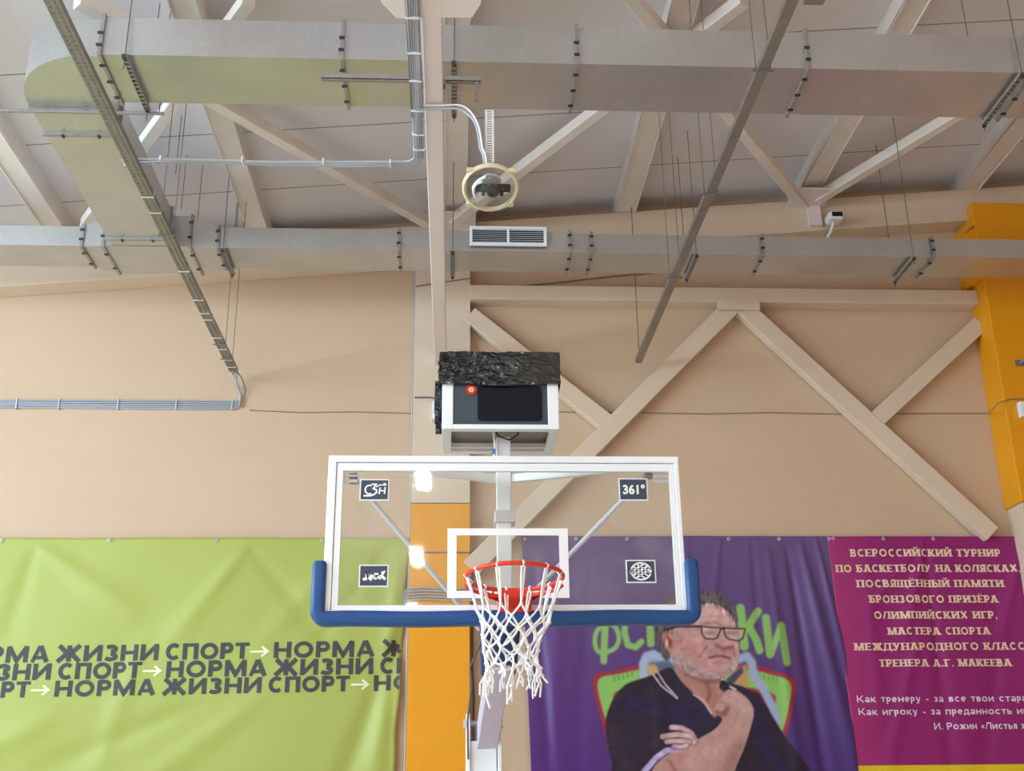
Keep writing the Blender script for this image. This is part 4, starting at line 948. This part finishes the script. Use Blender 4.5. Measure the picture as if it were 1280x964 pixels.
sticker(448, 706, 486, 734, 'slate sticker with a white scribbled mark', [([(.14, .34), (.24, .36), (.3, .5), (.24, .64), (.3, .45), (.4, .36), (.44, .55)], .13), ([(.47, .38), (.55, .52), (.5, .4), (.6, .36)], .10), ([(.52, .58), (.66, .58)], .08), ([(.64, .4), (.72, .5), (.66, .4), (.76, .38)], .10), ([(.76, .62), (.84, .66), (.76, .5), (.84, .4), (.9, .34)], .12)])
mk = [(arc(.5, .5, .33, .36, 0, 360, 28), .07)]
for k in (-.5, 0, .5):
    c = k*.42; mk += [([(.5 - .27 + c*.5, .5 - .18 + abs(0) - c*.5), (.5 + .22 + c*.5, .5 + .22 - c*.5)], .085), ([(.5 - .24 + c*.5, .5 + .2 + c*.5), (.5 + .24 + c*.5, .5 - .2 + c*.5)], .055)]
sticker(783, 700, 819, 729, 'slate sticker with a white woven ball mark', mk)

# U shaped edge padding, swept as a rounded section
def pad():
    L_, R_, ztl, ztr, zb_ = -.668, 1.203, 2.968, 2.978, 2.684
    rc = .035; path = [(L_, ztl), (L_, ztl - .02)] 
    path += [(L_, zb_ + rc + .08)] + [(L_ + rc - rc*math.cos(t), zb_ + rc - rc*math.sin(t)) for t in np.linspace(0, PI/2, 6)]
    path += [(x, zb_ + .003*math.sin(x*9)) for x in np.linspace(L_ + .15, R_ - .15, 14)] + [(R_ - rc + rc*math.sin(t), zb_ + rc - rc*math.cos(t)) for t in np.linspace(0, PI/2, 6)] + [(R_, zb_ + rc + .08), (R_, ztr - .02), (R_, ztr)]
    sec = []
    hw, hd, rad = .036, .05, .022
    for cxk, cyk, a0 in ((hw-rad, hd-rad, 0), (-hw+rad, hd-rad, 90), (-hw+rad, -hd+rad, 180), (hw-rad, -hd+rad, 270)):
        for k in range(4): a = math.radians(a0 + 30*k); sec.append((cxk + rad*math.cos(a), cyk + rad*math.sin(a)))
    n = len(sec); vs = []; k = len(path); mb = MB()
    for i, (x, z) in enumerate(path):
        d = np.array(path[min(i+1, k-1)]) - np.array(path[max(i-1, 0)]); d = d / np.linalg.norm(d); nn = np.array((-d[1], d[0]))
        s_ = .8 if i in (0, k-1) else 1
        for u_, v_ in sec: vs.append((x + nn[0]*u_*s_, BY + .002 + v_*s_, z + nn[1]*u_*s_))
    fs = [(i*n + j, i*n + (j+1) % n, (i+1)*n + (j+1) % n, (i+1)*n + j) for i in range(k-1) for j in range(n)] + [tuple(range(n)), tuple((k-1)*n + j for j in range(n))[::-1]]
    return mb.add(vs, fs)
obj('edge_padding', pad(), BLUE, hp, smooth=True)

# rim
RC = Vector((.287, 5.445, 2.822)); RR = .229; tl = Matrix.Rotation(math.radians(-5.0), 3, 'X')
def rp(a, r=RR, z=0): return RC + tl @ Vector((r*math.cos(a), r*math.sin(a), z))
rim = obj('rim', MB().tube([rp(2*PI*i/64) for i in range(64)], .0105, 10, closed=True), RED, hp, smooth=True)
mb = MB().tube([rp(a, RR + .004, -.03) for a in np.linspace(PI*.06, PI*.94, 30)], .009, 8)
for a in np.linspace(PI*.1, PI*.9, 7): mb.tube([rp(a, RR, 0), rp(a, RR+.004, -.03)], .006, 6)
obj('rim_brace', mb, RED, rim, smooth=True)
mb = MB()
pA, pB = atY(622, 766, BY-.03), atY(664, 742, BY-.03)
mb.box((pA.x, BY-.05, pA.z), (pB.x, BY-.014, pB.z + .015))
mb.hexa([(pA.x, BY-.05, pA.z+.02), (pB.x, BY-.05, pA.z+.02), (pB.x, RC.y + RR-.01, RC.z-.055), (pA.x, RC.y + RR-.01, RC.z-.055)], [(pA.x, BY-.05, pB.z+.01), (pB.x, BY-.05, pB.z+.01), (pB.x, RC.y + RR-.02, RC.z-.022), (pA.x, RC.y + RR-.02, RC.z-.022)])
for k in (-1, 1): mb.bar((pA.x if k < 0 else pB.x, BY-.03, pA.z+.07), rp(PI/2 - k*.7, RR, -.03), .010, .03)
obj('rim_bracket', mb, RED, rim, bevel=.004)
# net
mb = MB(); NR = 12; cr = .0052
rows = [(0.0, RR-.004, 0), (-.16, .178, 0), (-.212, .160, .5), (-.26, .146, 0), (-.306, .135, .5), (-.35, .127, 0), (-.392, .123, .5), (-.43, .125, 0)]
rng = random.Random(3); P = []
for j, (dz, r, sh_) in enumerate(rows):
    jit = 0 if j == 0 else .004 + .0022*j
    P.append([rp(2*PI*(i + sh_ + .25)/NR, r) if j == 0 else Vector((RC.x + r*math.cos(2*PI*(i+sh_+.25)/NR) + rng.uniform(-jit, jit) - .004*j*.6, RC.y + r*math.sin(2*PI*(i+sh_+.25)/NR) + rng.uniform(-jit, jit), RC.z + dz + rng.uniform(-jit, jit))) for i in range(NR)])
def cord(a, b, r=cr, sag=.004):
    m = (a + b)/2 + Vector((rng.uniform(-sag, sag), rng.uniform(-sag, sag), -sag*.5)); mb.tube([a, m, b], r, 6)
for i in range(NR):
    mb.tube([P[0][i] + Vector((0, 0, .012)), P[0][i] + (P[0][i]-RC).normalized()*.016, P[0][i] - Vector((0, 0, .014)), P[0][i] - (P[0][i]-RC).normalized()*.012], .0055, 6, closed=True)
    for k in (-.008, .008):
        e = (P[0][(i+1) % NR] - P[0][i]).normalized()*k; mb.tube([P[0][i] + e - Vector((0, 0, .012)), (P[0][i]+P[1][i])/2 + e*.7, P[1][i]], cr, 6)
for j in range(1, len(rows)-1):
    for i in range(NR):
        if rows[j][2] == 0: nb = (i, (i-1) % NR)
        else: nb = (i, (i+1) % NR)
        for q_ in nb: cord(P[j][i], P[j+1][q_])
for j in range(1, len(rows)):
    for p_ in P[j]: mb.ball(p_, .0095, 7, 5)
for i in range(NR):
    b_ = P[-1][i]; ln = rng.uniform(.05, .13) if i % 3 else .14
    for k in range(3):
        e = b_ + Vector((rng.uniform(-.03, .03), rng.uniform(-.03, .03), -ln*rng.uniform(.6, 1.1))); m_ = (b_+e)/2 + Vector((rng.uniform(-.015, .015), rng.uniform(-.015, .015), 0)); mb.tube([b_, m_, e], cr*.95, 5)
    mb.ball(b_ + Vector((rng.uniform(-.01, .01), 0, -ln*.5)), .009, 6, 4)
net = obj('net', mb, NETM, rim, smooth=True); net['label'] = 'white knotted net with frayed lower end'

# back structure
px0, px1 = .229, .308
po = obj('post', MB().box((px0, 6.06, 2.62), (px1, 6.14, 3.72)), WHITE, hp, bevel=.006)
obj('post_collar', MB().box((px0-.012, 6.045, 3.235), (px1+.02, 6.155, 3.30)), ALU, po, bevel=.004)
pc = (px0+px1)/2
A = atY(622, 598, 6.08); 
obj('top_strut', MB().bar((px0, 6.09, A.z), (-.30, 5.85, 3.475), .03, .045).bar((-.28, 5.845, 3.475), (-.55, 5.845, 3.47), .02, .03), WHITE, hp, bevel=.003)
obj('top_strut', MB().bar((px1, 6.09, A.z), (.84, 5.85, 3.475), .03, .045).bar((.82, 5.845, 3.475), (1.08, 5.845, 3.47), .02, .03), WHITE, hp, bevel=.003)
def diag(p, q, yq, nm):
    a = atY(*p, 5.86); b = atY(*q, yq); o = obj('diagonal_strut', MB().tube([a, b], .013, 10), mat('strut_grey', (214, 216, 222), .35), hp, smooth=True)
    obj('strut_joint', MB().box(a - Vector((.02, .03, .03)), a + Vector((.02, .01, .02))), ROD, o)
diag((442, 598), (600, 787), 6.2, 0); diag((810, 592), (652, 756), 6.2, 1)
for x0, x1 in ((-.575, -.50), (1.04, 1.115)): obj('corner_plate', MB().box((x0, 5.803, 3.385), (x1, 5.815, 3.40)).box((x0, 5.803, 3.415), (x1, 5.815, 3.425)), ALU, hp)
# cross member behind the lower frame, carrying rim
obj('cross_member', MB().box((-.1, 5.84, 2.70), (.65, 6.0, 2.735)), NAVY, hp)
obj('mount_plate', MB().box((.17, 5.8, 2.70), (.37, 5.83, 2.95)), GLASS if False else WHITE, hp) if False else None
# padded arm end and arm
a0 = atY(601, 770, 6.08); b0 = atY(652, 829, 6.08)
mb = MB(); mb.hexa([(a0.x+.005, 6.10, b0.z), (b0.x-.02, 6.10, b0.z), (b0.x-.02, 6.34, b0.z-.04), (a0.x+.005, 6.34, b0.z-.04)], [(a0.x-.005, 6.02, 2.735), (b0.x, 6.02, 2.735), (b0.x, 6.38, 2.735), (a0.x-.005, 6.38, 2.735)])
obj('arm_padding', mb, NAVY, hp, bevel=.015, seg=3)
arm = MB(); wA, wB = .066, .06
s0, s1 = Vector((.245, 6.16, 2.55)), Vector((.178, 6.92, 2.075))
arm.bar(s0, s1, .115, .12)
obj('lifting_arm', arm, LILAC, hp, bevel=.006)
# mast with two cheek plates
mast = obj('mast', MB().box((.10, 6.74, .42), (.245, 7.0, 2.16)), WHITE, hp, bevel=.005)
for xk in (.088, .262): obj('cheek_plate', MB().prism([(xk-.012, 6.72, 1.2), (xk-.012, 6.72, 2.25), (xk-.012, 6.78, 2.31), (xk-.012, 6.95, 2.31), (xk-.012, 7.02, 2.2), (xk-.012, 7.02, 1.2)], (.022, 0, 0)), WHITE, mast, bevel=.003)
obj('pivot_pin', MB().tube([(.07, 6.84, 2.26), (.28, 6.84, 2.26)], .018, 12).tube([(.07, 6.84, 2.26), (.062, 6.84, 2.26)], .026, 12).tube([(.276, 6.84, 2.26), (.284, 6.84, 2.26)], .026, 12), ALU, mast, smooth=True)
obj('base', MB().box((-.35, 6.5, .06), (.75, 8.6, .42)), NAVY, hp, bevel=.02)
for x in (-.25, .65):
    for y in (6.7, 8.4): obj('wheel', MB().tube([(x-.03, y, .06), (x+.03, y, .06)], .06, 16), DARK, hp, smooth=True)
obj('hose', MB().tube([(.15, 6.1, 2.62), (.09, 6.2, 2.5), (.10, 6.4, 2.42), (.08, 6.5, 2.25), (.09, 6.8, 2.0)], .006, 6), GREYC, hp, smooth=True)
obj('edge_wire', MB().tube([atY(x, y, 5.82) for x, y in ((427, 588), (442, 584), (460, 588), (478, 586), (500, 581), (540, 584), (600, 586))], .003, 5), GREYC, hp, smooth=True)
obj('edge_wire', MB().tube([atY(x, y, 5.82) for x, y in ((427, 590), (425, 620), (424, 640), (425, 680), (421, 750))], .003, 5), GREYC, hp, smooth=True)

# ------------------------------------------------------------------ scoreboard box on the post
sx0, sx1, sy0, sy1, sz0, sz1 = -.068, .563, 5.9, 6.36, 3.71, 4.13
sb = thing('shot_clock', (pc, 6.1, sz0), 'white framed shot clock box half wrapped in black plastic above the backboard', 'scoreboard')
c = .06
for x in (sx0, sx1 - c):
    for y in (sy0, sy1 - c): obj('corner_post', MB().box((x, y, sz0), (x + c, y + c, sz1)), WHITE, sb, bevel=.004)
for z0, z1 in ((sz0, sz0+.026), (sz1-.03, sz1)):
    for y in (sy0, sy1 - .05): obj('rail', MB().box((sx0+c, y, z0), (sx1-c, y+.05, z1)), WHITE, sb, bevel=.002)
    for x in (sx0, sx1 - .05): obj('rail', MB().box((x, sy0+c, z0), (x+.05, sy1-c, z1)), WHITE, sb, bevel=.002)
obj('inner_rail', MB().box((sx0+.05, 6.24, sz0+.004), (sx1-.05, 6.265, sz0+.028)), PINK, sb)
fp = obj('front_panel', MB().box((sx0+c, sy0+.006, sz0+.026), (sx1-c, sy0+.03, sz1-.03)), SLATE, sb)
a, b = atY(597, 526, sy0), atY(677, 483, sy0)
obj('display', MB().prism([(x, sy0+.005, z) for x, z in [(a.x + .02 - .02*math.cos(t) , a.z + .02 - .02*math.sin(t)) for t in np.linspace(0, PI/2, 5)] + [(b.x - .02 + .02*math.sin(t), a.z + .02 - .02*math.cos(t)) for t in np.linspace(0, PI/2, 5)] + [(b.x - .02 + .02*math.cos(t), b.z - .02 + .02*math.sin(t)) for t in np.linspace(0, PI/2, 5)] + [(a.x + .02 - .02*math.sin(t), b.z - .02 + .02*math.cos(t)) for t in np.linspace(0, PI/2, 5)]], (0, -.004, 0)), SCREEN, fp)
c0 = atY(589, 488, sy0+.008)
lg = obj('badge', MB().tube([(c0.x, sy0+.006, c0.z), (c0.x, sy0-.002, c0.z)], .03, 24), mat('red_badge', (196, 32, 24), .4), fp, smooth=True); lg['label'] = 'round red badge with a cream flower mark'
mb = MB()
for k in range(6): mb.tube([(c0.x + .011*math.cos(k*PI/3), sy0-.002, c0.z + .011*math.sin(k*PI/3)), (c0.x + .011*math.cos(k*PI/3), sy0-.004, c0.z + .011*math.sin(k*PI/3))], .0055, 10)
mb.tube([(c0.x, sy0-.002, c0.z), (c0.x, sy0-.004, c0.z)], .004, 8)
obj('badge_mark', mb, mat('cream_badge', (250, 200, 150), .5), fp)
obj('rear_panel', MB().box((sx0+c, sy1-.03, sz0+.026), (sx1-c, sy1-.012, sz1-.03)), SLATE, sb)
for x in (sx0, sx1-.03): obj('side_panel', MB().box((x+.008, sy0+c, sz0+.026), (x+.022, sy1-c, sz1-.03)), SLATE, sb)
obj('inner_floor', MB().box((sx0+.03, sy0+.035, sz0+.05), (sx1-.03, sy1-.035, sz0+.055)), mat('dull_sheet', (150, 145, 134), .45, metal=.3), sb)
obj('power_cable', MB().tube([(.20, 6.0, 3.86), (.205, 6.02, 3.78), (.24, 6.03, 3.71), (.30, 6.03, 3.69), (.345, 6.03, 3.72), (.36, 6.02, 3.80), (.36, 6.02, 3.87)], .005, 6), BLACK, sb, smooth=True)
obj('data_cable', MB().tube([(.205, 6.02, 3.86), (.20, 6.03, 3.79), (.215, 6.04, 3.72), (.222, 6.05, 3.65), (.215, 6.05, 3.6)], .007, 6), WHITE, sb, smooth=True)
obj('plug', MB().box((.185, 5.995, 3.80), (.205, 6.02, 3.85)).box((.205, 6.03, 3.615), (.225, 6.05, 3.64)), mat('blue_plug', (90, 130, 190), .4), sb)
obj('plug', MB().box((.305, 6.0, 3.77), (.325, 6.03, 3.82)), mat('grey_plug', (170, 168, 172), .4), sb)
# crumpled black film over the top
def film():
    b = bmesh.new(); bmesh.ops.create_cube(b, size=1)
    x0, x1, y0_, y1_, z0, z1 = sx0-.018, sx1+.012, sy0-.018, sy1+.012, 3.965, 4.15
    for v_ in b.verts: v_.co = Vector((x0 if v_.co.x < 0 else x1, y0_ if v_.co.y < 0 else y1_, z0 if v_.co.z < 0 else z1))
    bmesh.ops.delete(b, geom=[f for f in b.faces if f.calc_center_median().z < z0 + .001], context='FACES')
    bmesh.ops.subdivide_edges(b, edges=b.edges[:], cuts=40, use_grid_fill=True)
    for v_ in b.verts:
        q_ = (v_.co.x - x0) / (x1 - x0); n_ = noise.noise(v_.co * 7) * .006 + (abs(noise.noise(Vector((v_.co.x*26 + v_.co.z*30, v_.co.y*20, v_.co.z*34 - v_.co.x*8)))) - .2) * (.016 - .010*q_)
        e = Vector(((v_.co.x-(x0+x1)/2), (v_.co.y-(y0_+y1_)/2), .0)).normalized(); v_.co += e * n_ + Vector((0, 0, n_ * .5 if v_.co.z > z1-.001 else 0))
        t = (z1 - v_.co.z) / (z1 - z0)
        u_ = (v_.co.x - x0) / (x1 - x0)
        low = .012*noise.noise(Vector((v_.co.x*7, 3, v_.co.y*7))) - .012*math.sin(PI*u_)
        if v_.co.y > y1_ - .05 or v_.co.x < x0 + .02: low -= .05 * (v_.co.y - y0_) / .48
        v_.co.z += low * max(0, t)
    mb = MB(); b.verts.ensure_lookup_table(); mb.add([tuple(v_.co) for v_ in b.verts], [tuple(v_.index for v_ in f.verts) for f in b.faces]); b.free(); return mb
fo = obj('plastic_film', film(), FILM, None, smooth=True)
tag(fo, 'crumpled glossy black plastic film wrapped over the shot clock top', 'plastic wrap')
mb = MB()
for k in range(4):
    y = 5.95 + k*.09; mb.bar((sx0-.022, y, 4.0), (sx0-.026 + .004*(k % 2), y + .02, 3.82 - .03*(k % 2)), .006, .035, up=(1, 0, 0))
obj('hanging_strip', mb, FILM, fo)
